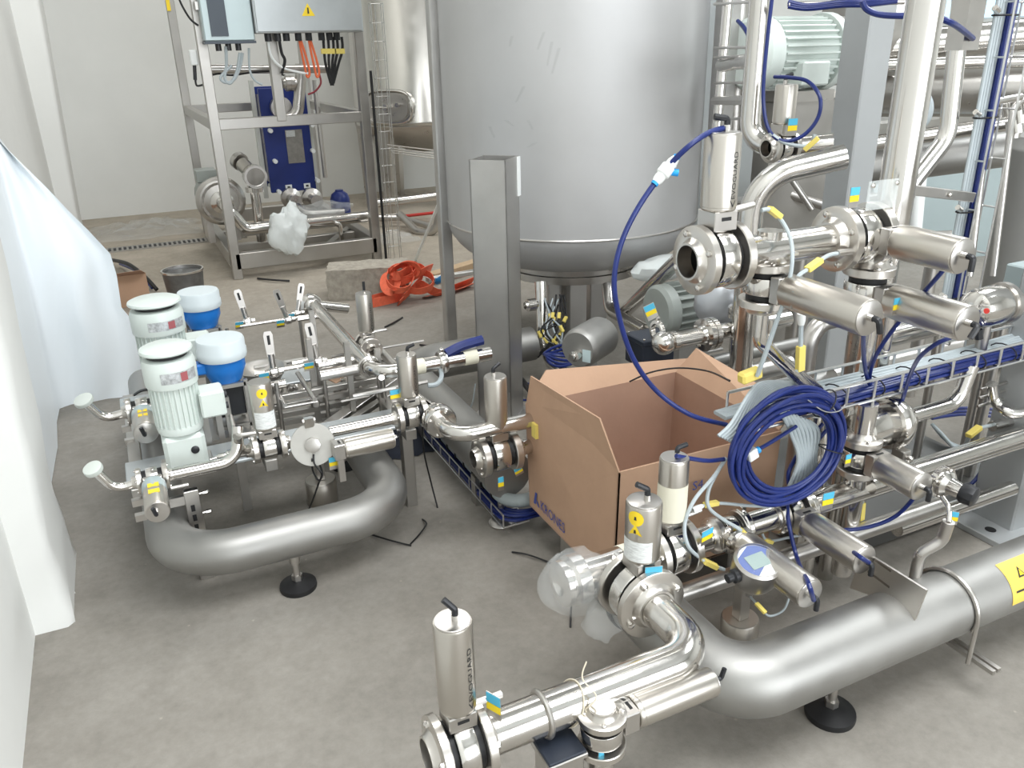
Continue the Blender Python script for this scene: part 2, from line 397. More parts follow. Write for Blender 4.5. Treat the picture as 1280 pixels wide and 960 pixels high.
def foot(name, label, x, y, ztop, r=.058, rod=.011, group=None):
    T = Thing(name, label, 'levelling foot', (x, y, 0), group)
    T.part('rubber_pad', MB().lathe((x, y, 0), Z, [(0, 0), (r, 0), (r*1.02, .006), (r, .016), (r*.6, .024), (r*.3, .032), (0, .032)], 28), BLK)
    T.part('threaded_rod', MB().cyl((x, y, .03), (x, y, ztop), rod, n=12), SAT)
    T.part('hexagon_nut', MB().cyl((x, y, .032), (x, y, .05), rod*1.6, n=6), SAT)
    return T
def union(name, label, c, ax, D, fl, w, mat_=None, cat='pipe union', group=None, nb=4):
    """bolted flange pair or clamp on a pipe"""
    c = V(c); ax = V(ax).normalized(); R = fl/2; T = Thing(name, label, cat, c, group)
    T.part('flange_pair', MB().lathe(c, ax, [(D*.5, -w*.7), (D*.56, -w*.6), (D*.6, -w*.45), (R, -w*.42), (R, -w*.05), (R*.93, -w*.04), (R*.93, w*.04), (R, w*.05), (R, w*.42), (D*.6, w*.45), (D*.56, w*.6), (D*.5, w*.7)], 24), mat_ or POL)
    if nb: bolts(T, c+ax*w*.4, ax, R*.82, nb, R*.1, R*.14, both=False); bolts(T, c-ax*w*.4, -ax, R*.82, nb, R*.1, R*.14, both=False)
    return T
def clamp(name, label, c, ax, D, w=.02, cat='pipe clamp', group=None, screw=V((0, 0, 1))):
    c = V(c); ax = V(ax).normalized(); T = Thing(name, label, cat, c, group)
    T.part('clamp_ring', MB().lathe(c, ax, [(D*.5, -w/2), (D*.68, -w/2), (D*.74, -w*.25), (D*.74, w*.25), (D*.68, w/2), (D*.5, w/2), (D*.5, -w/2)], 24), POL)
    s = V(screw).normalized(); q = c+s*D*.78
    T.part('wing_nut', MB().box(q, (D*.28, D*.2, D*.2), basis(s)), POL, bev=.001)
    T.part('clamp_screw', MB().cyl(q-s*D*.2, q+s*D*.22, D*.06, n=8), SAT)
    return T
def sleeve_tag(T, p, q, d):
    """yellow cable marker lying along a cable"""
    T.part('yellow_marker', MB().span(p, q, d*2.0, d*1.5), YEL, bev=.001)
def tagged_cable(name, label, pts, d, marks, material=None, group=None, boot=None):
    T = Thing(name, label, 'cable', pts[0], group); s = spline(pts, 8)
    T.part('sheath', MB().tube(s, d/2, 8), material or GRC)
    for u, L in marks:
        i = max(1, min(len(s)-2, int(u*(len(s)-1)))); t = (s[i+1]-s[i-1]).normalized()
        T.part('yellow_marker', MB().span(s[i]-t*L/2, s[i]+t*L/2, d*1.8, d*1.25), YEL, bev=.001)
    if boot:
        t = (s[1]-s[0]).normalized(); T.part('plug', MB().lathe(s[0], t, [(0, 0), (d*.9, 0), (d*.9, boot*.55), (d*.65, boot), (0, boot)], 12), WHT)
    return T
def tray(name, label, a, b, side, up, w, h, pitch=.1, r=.0026, group=None, cat='cable tray', rows=3, skip_side=False):
    """wire basket tray from a to b (bottom edge at side 0)"""
    a, b = V(a), V(b); d = (b-a).normalized(); L = (b-a).length; side = V(side).normalized(); up = V(up).normalized()
    T = Thing(name, label, cat, a, group)
    for i in range(rows):
        q = side*(w*i/(rows-1)); T.part('wire', MB().cyl(a+q, b+q, r, n=6), ZINC)
    for s_ in ((0, 1) if not skip_side else (0,)):
        q = side*(w*s_)+up*h; T.part('wire', MB().cyl(a+q, b+q, r*1.1, n=6), ZINC)
    n = max(1, int(L/pitch)); me = None
    for i in range(n+1):
        o = a+d*(L*i/n); pts = [o+up*h, o, o+side*w, o+side*w+up*h] if not skip_side else [o+up*h, o, o+side*w]
        if me is None:
            base = o; me = mesh_of(MB().tube(fillet(pts, .008, 3), r, 6), o, 'cross_wire', ZINC)
        T.inst('cross_wire', me, Matrix.Translation(o))
    return T
def profile_post(T, name, p, q, w, h=None, material=None, up=None, under=None):
    return T.part(name, MB().span(p, q, w, h or w, up), material or FRM, under, bev=min(.004, w*.08))
def gd(px, py, dist):                                 # the point at a horizontal distance from the camera
    d = ray(px, py); return CC + d*(dist/math.hypot(d.x, d.y))
# ---------------------------------------------------------------- the room
XL, XR, YB, YF = -.47, 11.0, 9.75, -6.0
struct('floor', MB().box(((XL+XR)/2, (YB+YF)/2, -.05), (XR-XL+.4, YB-YF+.4, .1)), FLOORM)
struct('wall_back', MB().box(((XL+XR)/2, YB+.1, HC/2), (XR-XL+.4, .2, HC)), WPL)
struct('wall_left', MB().box((XL-.1, (YB+YF)/2, HC/2), (.2, YB-YF, HC)), WPL)
struct('wall_right', MB().box((XR+.1, (YB+YF)/2, HC/2), (.2, YB-YF, HC)), WPL)
mb = MB(); mb.box(((XL-.1)/2, YF-.1, HC/2), (-.1-XL, .2, HC)); mb.box(((XR+7.1)/2, YF-.1, HC/2), (XR-7.1, .2, HC)); mb.box((3.5, YF-.1, (HC+4.5)/2), (7.2, .2, HC-4.5))
struct('wall_gate', mb, WPL)
struct('ceiling', MB().box(((XL+XR)/2, (YB+YF)/2, HC+.05), (XR-XL+.4, YB-YF+.4, .1)), mat('ceiling_paint', (.52, .53, .52), .9))
# uneven plaster pilasters on the left wall
def pilaster(y0, y1, xf, rough):
    rows = []
    ns = 26
    for i in range(ns+1):
        z = HC*(i/ns)**1.6; row = []
        for x, y in ((XL-.02, y0), (xf-.03, y0+.0), (xf-.008, y0+.012), (xf, y0+.05), (xf, (y0+y1)/2), (xf, y1-.05), (xf-.008, y1-.012), (xf-.03, y1), (XL-.02, y1)):
            k = rough*(1+2.2*math.exp(-z*5)); row.append(V((x+(.042*min(z, 2))*(x > XL)+random.uniform(-k, k)*(x > XL) + .03*math.exp(-z*9)*(x > XL), y+random.uniform(-k, k), z)))
        rows.append(row)
    return MB().grid(rows)
struct('trim_1', pilaster(2.42, 2.84, -.385, .004), WPL, ang=80)
struct('trim_2', pilaster(7.6, 8.3, -.36, .002), WPL, ang=80)
# slotted floor drain along the back wall
fd = bpy.data.objects.new('floor_drain', None); C.objects.link(fd); fd.location = (.2, 8.0, 0); tag(fd, 'dark slotted drain channel let into the floor by the back wall', 'drain')
T = Thing.__new__(Thing); T.o = fd; T.loc = V((.2, 8.0, 0))
T.part('trough', MB().box((.25, 7.97, .003), (1.5, .15, .004)), BLK)
for s in (-1, 1): T.part('edge_rail', MB().box((.25, 7.97+s*.078, .006), (1.5, .012, .012)), FRM)
slat = unit('slat', MB().box((0, 0, .008), (.018, .144, .008)), FRM)
for i in range(36): T.inst('slat', slat, Matrix.Translation((-.48+i*.0415, 7.97, 0)))

# rubble at the pilaster foot
for k, (px, py) in enumerate(((80, 728), (84, 756), (68, 738), (92, 742), (72, 752))):
    p = g(px, py); r = random.uniform(.006, .013); mb = MB().ball(p+V((0, 0, r*.5)), r, 8, (1, random.uniform(.7, 1.3), .7))
    mb.v = [q+V((random.uniform(-1, 1), random.uniform(-1, 1), 0))*r*.2 for q in mb.v]
    solo('plaster_crumb', mb, WPL if k % 2 else CONC, 'small crumb of fallen plaster on the floor beside the white pilaster', 'rubble', 'plaster crumbs by the pilaster')

# ---------------------------------------------------------------- white foil sheet leaning at the left wall
edge = [(177, 500), (181, 470), (176, 435), (166, 402), (152, 385), (146, 345), (138, 318), (110, 288), (84, 262), (60, 236), (30, 206), (0, 176), (-30, 146)]
rows = []
yb = 4.32
for i, (px, py) in enumerate(edge):
    R_ = gy(px, py, yb); row = []
    z = max(R_.z, .0); xl = XL+.012+.012*i/12
    for yy_ in (3.0, 3.4, 3.8, 4.1): row.append(V((XL+.014+.012*math.sin(yy_*9+i*.4)+.0, yy_, max(.004, z*(1.06+.1*(4.3-yy_)*(i > 0))))))
    for j in range(15):
        u = j/14; x = xl+(max(R_.x, xl+.02)-xl)*u; w = .035*math.sin(u*7+i*.35)+.02*math.sin(u*13-i*.6)
        zz = z*(1+.06*(1-u)*(i > 0)) + (0 if i else .0)
        row.append(V((x, yb+w*(.4+.6*u)-.05*(1-u), max(.004, zz))))
    rows.append(row)
mb = MB().grid(rows); solo('foil_sheet', mb, PAPER, 'large white foil sheet draped against the left wall behind the motors', 'sheet', ang=180)
# crumpled film along the back wall
def crumple(c, sx, sy, h, n=12, seed=1, k=.35):
    rnd = random.Random(seed); rows = []
    for i in range(n+1):
        row = []
        for j in range(n+1):
            u = i/n*2-1; v = j/n*2-1; e = max(0, 1-max(abs(u), abs(v))**2)
            row.append(V(c)+V((u*sx/2*(1+rnd.uniform(-k, k)*.3), v*sy/2*(1+rnd.uniform(-k, k)*.3), .004+h*e*rnd.uniform(.15, 1))))
        rows.append(row)
    return MB().grid(rows)
solo('plastic_film', crumple((.18, 8.75, 0), 1.0, .8, .13, 14, 3), FILM, 'crumpled milky plastic film lying on the floor along the back wall', 'plastic film', ang=60)

# ---------------------------------------------------------------- skid frame with plate heat exchanger in the corner
FX0, FX1, FY0, FY1 = .70, 1.80, 6.40, 8.35
PW = .07
T = Thing('skid_frame', 'tall square-tube steel skid frame carrying the control cabinets near the back wall', 'frame', (FX0, FY0, 0))
ZT = 2.45
for x, y in ((FX0, FY0), (FX1, FY0), (FX0, FY1), (FX1, FY1)):
    profile_post(T, 'post', (x, y, .0), (x, y, ZT), PW)
zm = ln(V((FX0, FY0, 0)), 'z', 268, 156).z
profile_post(T, 'post', (FX0+.47, FY0, zm), (FX0+.47, FY0, ZT), .07)
for (a, b) in (((FX0, FY0), (FX1, FY0)), ((FX0, FY1), (FX1, FY1)), ((FX0, FY0), (FX0, FY1)), ((FX1, FY0), (FX1, FY1))):
    profile_post(T, 'bottom_rail', (*a, .135), (*b, .135), .07, .12)
    profile_post(T, 'middle_rail', (*a, zm), (*b, zm), .06, .075)
for y in (6.95, 7.55): profile_post(T, 'cross_rail', (FX0, y, .12), (FX1, y, .12), .07, .06)
profile_post(T, 'cross_rail', (FX1-.45, FY0, .12), (FX1, FY0+.8, .12), .06, .06)
# cabinets on the frame
def px_rect(y, x0, x1, yb_): a = gy(x0, yb_, y); b = gy(x1, yb_, y); return a, b
a, b = px_rect(FY0-.16, 256, 319, 52); z0 = a.z
T = Thing('drive_cabinet', 'pale blue-grey drive unit with a dark slate stripe on the skid frame', 'cabinet', (a.x, FY0-.16, z0))
w = b.x-a.x; cx = (a.x+b.x)/2
T.part('housing', MB().box((cx, FY0-.112, z0+.42), (w, .136, .84)), CAB, bev=.008)
T.part('dark_stripe', MB().box((a.x+w*.31, FY0-.183, z0+.42), (w*.34, .006, .78)), STR)
T.part('lower_plate', MB().box((cx, FY0-.112, z0-.008), (w*1.02, .14, .016)), STR)
T.part('side_hinge', MB().box((a.x-.012, FY0-.09, z0+.22), (.02, .08, .05)), FRM)
T.part('maker_mark', MB().box((a.x+w*.31, FY0-.187, z0+.345), (w*.2, .003, .008)).box((a.x+w*.31, FY0-.187, z0+.365), (w*.12, .003, .012)), WHT)
for k in range(3):
    q = V((a.x+w*(.28+.2*k), FY0-.08, z0-.04)); T.part('cable_gland', MB().cyl(q-V((0, 0, .02)), q+V((0, 0, .03)), .02, n=10), BLP)
a2, b2 = px_rect(FY0-.2, 320, 455, 42); z2 = a2.z
T = Thing('control_cabinet', 'wide grey control cabinet with a yellow warning triangle on the skid frame', 'cabinet', (a2.x, FY0-.2, z2))
w2 = b2.x-a2.x; cx2 = (a2.x+b2.x)/2
T.part('housing', MB().box((cx2, FY0-.122, z2+.4), (w2, .156, .8)), CABG, bev=.006)
dr = T.part('door', MB().box((cx2, FY0-.206, z2+.4), (w2*.97, .012, .78)), CABG, bev=.003)
q = gy(385, 13, FY0-.214)
T.part('warning_triangle', MB().prism([q+V((-.045, 0, -.035)), q+V((.045, 0, -.035)), q+V((0, 0, .045))], (0, .002, 0)), YEB, dr)
T.part('pictogram', MB().prism([q+V((-.006, -.001, -.02)), q+V((.006, -.001, -.02)), q+V((.004, -.001, .018)), q+V((-.004, -.001, .018))], (0, -.001, 0)), INKD, dr)
for px in (335, 347, 358, 373, 386, 402, 412, 421):
    p = gy(px, 47, FY0-.12); T.part('cable_gland', MB().cyl((p.x, p.y, z2-.05), (p.x, p.y, z2+.01), .024, n=10), BLP)
# loose cables under the cabinets
def hang(name, label, pts, d, m, grp=None, y=FY0-.12): return cable(name, label, [gy(px, py, y) for px, py in pts], d, m, 'cable', grp, 7, 6)
hang('grey_cable', 'grey cable looping below the pale drive unit', [(282, 58), (283, 80), (281, 98), (288, 104), (296, 90), (300, 66)], .022, GRC, 'grey loops under the drive unit')
hang('grey_cable', 'grey cable looping below the pale drive unit', [(303, 66), (300, 84), (292, 100), (281, 103), (276, 96), (290, 82)], .02, GRC, 'grey loops under the drive unit')
hang('grey_cable', 'grey cable hanging from the drive unit to the skid post', [(311, 60), (312, 86), (318, 100), (328, 106)], .016, GRC)
hang('black_cable', 'black cable trailing horizontally behind the skid post', [(264, 94), (275, 92), (290, 94), (318, 90), (350, 88)], .014, BLK, y=FY0+.15)
hang('white_cable', 'white cable sagging below the wide control cabinet', [(335, 50), (339, 70), (352, 84), (372, 90), (385, 92)], .018, WHT)
hang('black_cable', 'thick black cable dropping in front of the steel pipe under the cabinet', [(349, 50), (352, 66), (356, 76), (352, 92)], .022, BLK)
for k, x in enumerate((374, 386)):
    hang('orange_cable', 'orange cable hanging in a loop under the control cabinet', [(x, 50), (x+3, 66), (x+7, 84), (x+10, 96), (x+13, 92), (x+10, 76), (x+2, 50)], .017, ORC, 'orange loops under the control cabinet')
for k, x in enumerate((404, 410, 416, 421, 427)):
    T = Thing('black_cable', 'black cable with yellow marker gathered below the control cabinet', 'cable', gy(x, 46, FY0-.12), 'black tagged cables under the control cabinet')
    pts = [gy(px, py, FY0-.12) for px, py in ((x, 46), (x+1, 62), (x+(414-x)*.3, 80), (x+(415-x)*.85, 104+k % 2*3))]
    T.part('sheath', MB().tube(spline(pts, 6), .010, 7), BLK)
    p = gy(x+.5, 64, FY0-.125); T.part('yellow_marker', MB().box(p, (.036, .02, .035)), YEL)
hang('red_cable', 'dark red cable curving behind the black tagged cables', [(399, 92), (401, 104), (394, 114), (385, 118)], .014, mat('maroon_sheath', (.22, .03, .04), .5))
pipe('cable_pipe', 'long steel pipe running across below the control cabinets', [gy(262, 87, FY0+.3), gy(412, 86, FY0+.3)], .06, SAT)
pipe('steel_tube', 'thin steel tube running along below the drive unit', [gy(262, 81, FY0+.22), gy(330, 82, FY0+.22)], .012, SAT)
T = Thing('limit_switch', 'small grey switch on the outside of the skid corner post', 'switch', gy(243, 75, FY0+.05))
T.part('housing', MB().box(gy(242, 72, FY0+.05), (.05, .05, .1)), WHT, bev=.006); T.part('stem', MB().cyl(gy(243, 80, FY0+.05), gy(244, 100, FY0+.05), .012), BLP)
T.part('lead', MB().tube(spline([gy(244, 98, FY0+.05), gy(246, 107, FY0+.05), gy(254, 106, FY0+.05)]), .007, 7), BLK)
hang('black_cable', 'black cable dangling between the two left skid posts', [(222, -6), (228, 8), (238, 24), (248, 32)], .014, BLK, y=FY0-.04)
solo('yellow_tape', MB().box(gy(210, 4, FY1-.06), (.03, .004, .12)), YEB, 'yellow tape on the rear left skid post', 'tape')

# plate heat exchanger
YH = 7.25
a, b = gy(339, 240, YH), gy(395, 236, YH); zt = gy(337, 110, YH).z; zb = min(a.z, b.z); xw = b.x-a.x; cx = (a.x+b.x)/2
T = Thing('plate_heat_exchanger', 'royal blue plate heat exchanger standing inside the skid frame', 'heat exchanger', (cx, YH, zb))
fp = T.part('front_plate', MB().box((cx, YH, (zt+zb)/2), (xw, .04, zt-zb)), DBL, bev=.004)
T.part('plate_pack', MB().box((cx, YH+.2, (zt+zb)/2), (xw*.82, .34, (zt-zb)*.86)), SAT)
T.part('rear_plate', MB().box((cx, YH+.4, (zt+zb)/2), (xw, .04, zt-zb)), DBL, bev=.004)
T.part('name_plate', MB().box(gy(369, 183, YH-.022), (.14, .004, .27)), mat('dull_name_plate', (.25, .24, .22), .5, .5, var=.15, scale=30), fp)
T.part('paper_label', MB().box(gy(363, 167, YH-.022), (.075, .004, .05)), WHT, fp)
for px, py in ((337, 163), (343, 201), (348, 239), (390, 188), (396, 225), (389, 156)):
    p = gy(px, py, YH-.02); T.part('tie_bolt', MB().cyl(p+V((0, -.06, 0)), p+V((0, .42, 0)), .018, n=10), WHT)
for px, py in ((361, 234), (384, 232)):
    p = gy(px, py, YH-.022); T.part('port_label', MB().box(p, (.055, .004, .04)), WHT, fp); T.part('port_mark', MB().box(p+V((0, -.003, 0)), (.022, .003, .016)), INKD, fp)
for s in (-1, 1):
    T.part('support_bar', MB().box((cx+s*(xw/2+.03), YH+.1, zb+.42), (.035, .04, .95)), mat('pale_bar', (.55, .56, .52), .4, .5))
for px, py in ((363, 247), (389, 247)):
    p = gy(px, py, YH-.04); T.part('port_flange', MB().lathe(p, -Y, [(0, 0), (.085, 0), (.085, .05), (.05, .07), (.05, .22), (0, .22)], 18), SAT)
p = gy(352, 112, YH-.03)
T.part('top_gauge', MB().lathe(gy(350, 134, YH-.06), -Y, [(0, 0), (.085, 0), (.085, .07), (0, .07)], 18), SAT)
pipe('riser_pipe', 'steel riser pipe with elbow above the blue heat exchanger', [gy(350, 150, YH-.25), gy(372, 146, YH-.25), gy(376, 96, YH-.25), gy(376, 80, YH-.25)], .09, SAT)
pipe('steel_tube', 'thin grey upright tube right of the blue heat exchanger', [gy(393, 100, YH-.1), gy(407, 222, YH-.1)], .04, SAT)
union('pipe_union', 'steel coupling with red cap on the riser above the heat exchanger', gy(362, 104, YH-.25), X, .07, .12, .08, SAT)
cable('black_cable', 'thin black cable curling into the gauge above the heat exchanger', [gy(347, 112, YH-.2), gy(344, 98, YH-.2), gy(350, 93, YH-.2), gy(360, 96, YH-.2)], .014, BLK)

# centrifugal pump and its pipework
YP = 6.85
c = gy(277, 252, YP); s = 1/ppm(c)
T = Thing('centrifugal_pump', 'grey centrifugal pump with round volute at the foot of the skid', 'pump', (c.x, YP, .17))
T.part('volute', MB().lathe(c+V((0, .1, 0)), -Y, [(0, 0), (28*s, 0), (30*s, .03), (30*s, .07), (26*s, .1), (20*s, .11), (12*s, .13), (0, .13)], 28), SAT)
T.part('volute_ring', MB().ring(c, -Y, 24*s, 21*s, .02), POL)
T.part('suction_flange', MB().lathe(c+V((0, -.02, 0)), -Y, [(0, 0), (14*s, 0), (14*s, .03), (8*s, .05), (8*s, .09), (0, .09)], 20), POL)
T.part('motor', MB().lathe(c+V((0, .12, 0)), Y, [(0, 0), (20*s, 0), (24*s, .03), (24*s, .4), (20*s, .45), (0, .45)], 20), GRNM)
for k in range(2): T.part('motor_foot', MB().box((c.x+(k*2-1)*.1, YP+.3, .17+(c.z-.17)*.5), (.05, .3, c.z-.17)), SAT)
T.part('terminal_box', MB().box(c+V((-.06, .3, 26*s+.01)), (.16, .16, .1)), GRNM, bev=.008)
z_ = c.z
P0 = c+V((0, -.1, 0)); pA = P0+V((0, -.14, 0)); pB = gy(340, 283, pA.y); pC = ln(V((pB.x, pB.y, pB.z)), 'x', 465, 262)
pipe('suction_pipe', 'steel suction pipe from the pump running along the skid front', [P0, pA, V((pA.x+.12, pA.y, pB.z)), V((pC.x, pC.y, pB.z))], 14*s, POL, bend=.09)
Y2 = YP-.05
p1 = gy(326, 292, Y2); p2 = gy(321, 236, Y2)
pipe('discharge_pipe', 'upright steel pipe in front of the pump volute', [V((p1.x, Y2, .18)), V((p1.x, Y2, p2.z))], 12*s, POL)
c2 = gy(318, 220, Y2)
T = Thing('check_valve', 'polished round valve body on top of the pump discharge pipe', 'valve', c2)
T.part('valve_body', MB().lathe(c2+V((0, .06, 0)), -Y, [(0, 0), (13*s, 0), (14*s, .02), (14*s, .1), (11*s, .12), (0, .12)], 22), POL)
T.part('front_ring', MB().ring(c2+V((0, -.065, 0)), -Y, 14*s, 11*s, .02), SAT)
T.part('side_neck', MB().cyl(c2, gy(303, 205, Y2+.15), 9*s, n=18), BRU)
T.part('end_flange', MB().cyl(gy(301, 203, Y2+.16), gy(297, 200, Y2+.2), 11*s, n=18), SAT)
T.part('base_flange', MB().lathe(V((p1.x, Y2, p2.z)), Z, [(0, -.02), (11*s, -.02), (11*s, .02), (0, .02)], 18), POL)
for k in range(4): T.inst('bolt', BOLT, frame_mat((p1.x+8*s*math.cos(k*1.57+.5), Y2+8*s*math.sin(k*1.57+.5), p2.z+.02), Z, (.012, .012, .02)))
pipe('branch_pipe', 'short angled steel pipe beside the blue drum on the skid', [gy(372, 258, 6.9), gy(384, 268, 6.75), gy(430, 265, 6.75)], .06, SAT)
pipe('drain_pipe', 'bent steel drain pipe under the skid suction pipe', [gy(418, 278, 6.55), gy(425, 280, 6.55), gy(428, 310, 6.55)], .035, POL, bend=.05)
# wrapped and drummed bits on the skid
def bagmesh(c, sx, sy, szz, seed, n=16, j=.16):
    rnd = random.Random(seed); mb = MB().ball((0, 0, 0), 1, n); out = []
    for q in mb.v:
        w = q+V((seed*3.1, seed*1.7, seed*.9)); f = 1+j*1.6*noise.noise(w*1.6)+j*1.3*abs(noise.noise(w*3.7))-j*.8*abs(noise.noise(w*7.3))
        out.append(V((c.x+q.x*sx*f, c.y+q.y*sy*f, c.z+q.z*szz*f)))
    mb.v = out; return mb
cB = gy(361, 288, 6.28); solo('plastic_bag', bagmesh(cB, .14, .09, .165, 2, 30, .28), FILM2, 'crumpled white plastic bag wrapped round the skid suction pipe', 'plastic bag', ang=50)
cB = gy(404, 262, 6.62); solo('plastic_bag', bagmesh(cB, .19, .1, .06, 5, 24, .3), FILM, 'clear crumpled plastic bag lying next to the blue drum', 'plastic bag', ang=50)
cD = gy(425, 250, 6.9); s6 = 1/ppm(cD)
T = Thing('blue_drum', 'small royal blue plastic drum behind the skid suction pipe', 'drum', cD-V((0, 0, .16)))
T.part('body', MB().lathe(cD-V((0, 0, .16)), Z, [(0, 0), (11.5*s6, 0), (12*s6, .02), (12*s6, .17), (10*s6, .21), (5*s6, .235), (0, .235)], 20), DBL)
T.part('lid', MB().lathe(cD+V((0, 0, .07)), Z, [(0, 0), (5*s6, 0), (5*s6, .015), (0, .015)], 14), DBL)
T = tray('ladder_tray', 'upright wire ladder tray with black cable beside the right skid post', (FX1+.07, FY0-.1, .0), (FX1+.07, FY0-.1, 1.9), X, -Y, .09, .05, .125, .003)
cable('black_cable', 'thick black cable clipped inside the upright ladder tray', [V((FX1+.045, FY0-.10, z)) for z in (.0, .5, 1.0, 1.45)], .022, BLK)

# ---------------------------------------------------------------- rear tank with oval manway
ct = gd(522, 100, 9.2); RT = .68
zb = gd(500, 158, 8.65).z
T = Thing('rear_tank', 'shiny steel tank with an oval manway standing by the back wall', 'tank', (ct.x, ct.y, 0))
o = V((ct.x, ct.y, 0))
T.part('shell', MB().lathe(o, Z, [(RT, zb), (RT, zb+.02), (RT*1.01, zb+.03), (RT*1.01, zb+.045), (RT, zb+.055), (RT, zb+2.2), (RT*.8, zb+2.4), (0, zb+2.5)], 48), mat('rear_tank_steel', (.60, .585, .55), .2, 1, rvar=.05, scale=4))
T.part('bottom_cone', MB().lathe(o, Z, [(RT, zb), (RT*.95, zb-.05), (RT*.2, zb-.3), (0, zb-.3)], 48), SAT)
cd = V((-ct.x, -ct.y, 0)).normalized(); rt = V((-cd.y, cd.x, 0))
for t in (-84, -38, 118, 210):
    th = math.radians(t); p = o+(cd*math.cos(th)-rt*math.sin(th)*-1)*RT*.86
    T.part('leg', MB().lathe(p, Z, [(0, 0), (.06, 0), (.09, zb-.1), (.11, zb+.05), (0, zb+.05)], 4), SAT)
pm = gd(490, 133, 8.62); nrm = V((pm.x-ct.x, pm.y-ct.y, 0)).normalized(); pm = V((ct.x, ct.y, pm.z))+nrm*(RT+.0); hr = V((-nrm.y, nrm.x, 0))
def stad(w, h, n=28): # rounded oblong
    return [(abs(math.cos(t))**.62*math.copysign(w/2, math.cos(t)), abs(math.sin(t))**.62*math.copysign(h/2, math.sin(t))) for t in [2*math.pi*i/n for i in range(n)]]
mw = .50; mh = .30
rim = MB().tube([pm+hr*x+Z*y+nrm*.05 for x, y in stad(mw, mh)], .016, 8, closed=True)
T.part('manway_neck', MB().prism([pm+hr*x+Z*y-nrm*.08 for x, y in stad(mw, mh)], nrm*.125), SAT)
dp = T.part('manway_rim', rim, POL)
dp = T.part('manway_door', MB().prism([pm+hr*x+Z*y+nrm*.045 for x, y in stad(mw*.86, mh*.82)], nrm*.012), SAT)
q = pm+nrm*.06
T.part('star_handle', MB().cyl(q, q+nrm*.07, .03, n=10).cyl(q+nrm*.06-hr*.14, q+nrm*.06+hr*.03, .012, n=8), POL, dp)
T.part('latch', MB().cyl(q+hr*.12+Z*.02, q+hr*.12+Z*.02+nrm*.04, .022, n=10), POL, dp)
T.part('latch', MB().cyl(q-Z*.06, q-Z*.06+nrm*.04, .018, n=10), POL, dp)
for k, (y0, y1) in enumerate(((181, 189), (185, 193), (188, 196), (191, 199))):
    solo('thin_rod', MB().cyl(gd(484+k*2, y0, 8.4), gd(552, y1, 8.2), .006, n=6), SAT, 'thin steel rod running level under the rear tank', 'rod', 'thin rods below the rear tank')
pipe('wall_pipe', 'polished pipe near the back wall under the rear tank', [gd(472, 254, 8.1), gd(560, 243, 8.1)], .085, POL)
pipe('red_pipe', 'thin dull red pipe behind the skid near the floor', [gd(462, 275, 8.3), gd(560, 264, 8.3)], .03, RED)
pipe('bent_pipe', 'bent dark steel pipe near the floor left of the main tank', [gd(500, 268, 7.9), gd(522, 290, 7.6), gd(545, 292, 7.5), gd(549, 262, 7.5)], .07, SAT, bend=.12)
pipe('floor_pipe', 'low steel pipe lying on the floor behind the skid', [gd(470, 272, 8.0), gd(500, 272, 8.0), gd(545, 285, 7.7)], .06, SAT)
solo('white_rod', MB().cyl(g(519, 326), gd(556, 236, 5.9), .012, n=8), WHT, 'slim white rod leaning beside the main tank above the orange strap', 'rod')
solo('plastic_film', crumple(g(490, 300), .45, .35, .1, 10, 8), FILM, 'crumpled clear film on the floor right of the skid frame', 'plastic film', ang=60)
# buckets and carton behind the motors
pk = g(234, 372, 0); pk = V((pk.x, pk.y, 0)); s5 = 1/ppm(pk)
T = Thing('steel_bucket', 'dull steel bucket standing on the floor behind the blue drum pumps', 'bucket', pk)
T.part('wall', MB().lathe(pk, Z, [(0, 0), (21*s5, 0), (24*s5, .19), (25*s5, .195), (24*s5, .2), (22.5*s5, .195), (22*s5, .185), (0, .185)], 28), mat('dark_bucket_steel', (.20, .20, .20), .5, .9, var=.2, scale=14))
T.part('rim', MB().lathe(pk+V((0, 0, .195)), Z, [(23*s5, 0), (25*s5, 0), (25*s5, .012), (23*s5, .012), (23*s5, 0)], 28), POL)
pk = g(165, 388, 0)
T = Thing('carton', 'torn brown carton on the floor behind the white foil sheet', 'carton', (pk.x, pk.y, 0))
T.part('side', MB().box((pk.x, pk.y+.1, .11), (.26, .01, .22)), CARD); T.part('side', MB().box((pk.x-.13, pk.y+.25, .11), (.01, .3, .22)), CARD)
T.part('bottom', MB().box((pk.x, pk.y+.25, .008), (.26, .3, .01)), CARD2)
T.part('flap', MB().prism([V((pk.x-.13, pk.y+.1, .22)), V((pk.x+.13, pk.y+.1, .22)), V((pk.x+.1, pk.y-.02, .27)), V((pk.x-.1, pk.y-.01, .26))], (0, .008, .0)), CARD2)
cable('black_hose', 'black hose arching over the carton behind the sheet', [g(140, 325, .05), g(160, 330, .12), g(180, 345, .1), g(196, 362, .02)], .03, BLK)
cable('blue_hose', 'blue hose lying beside the torn carton', [g(150, 330, .03), g(172, 340, .06), g(190, 360, .02)], .02, BLU)
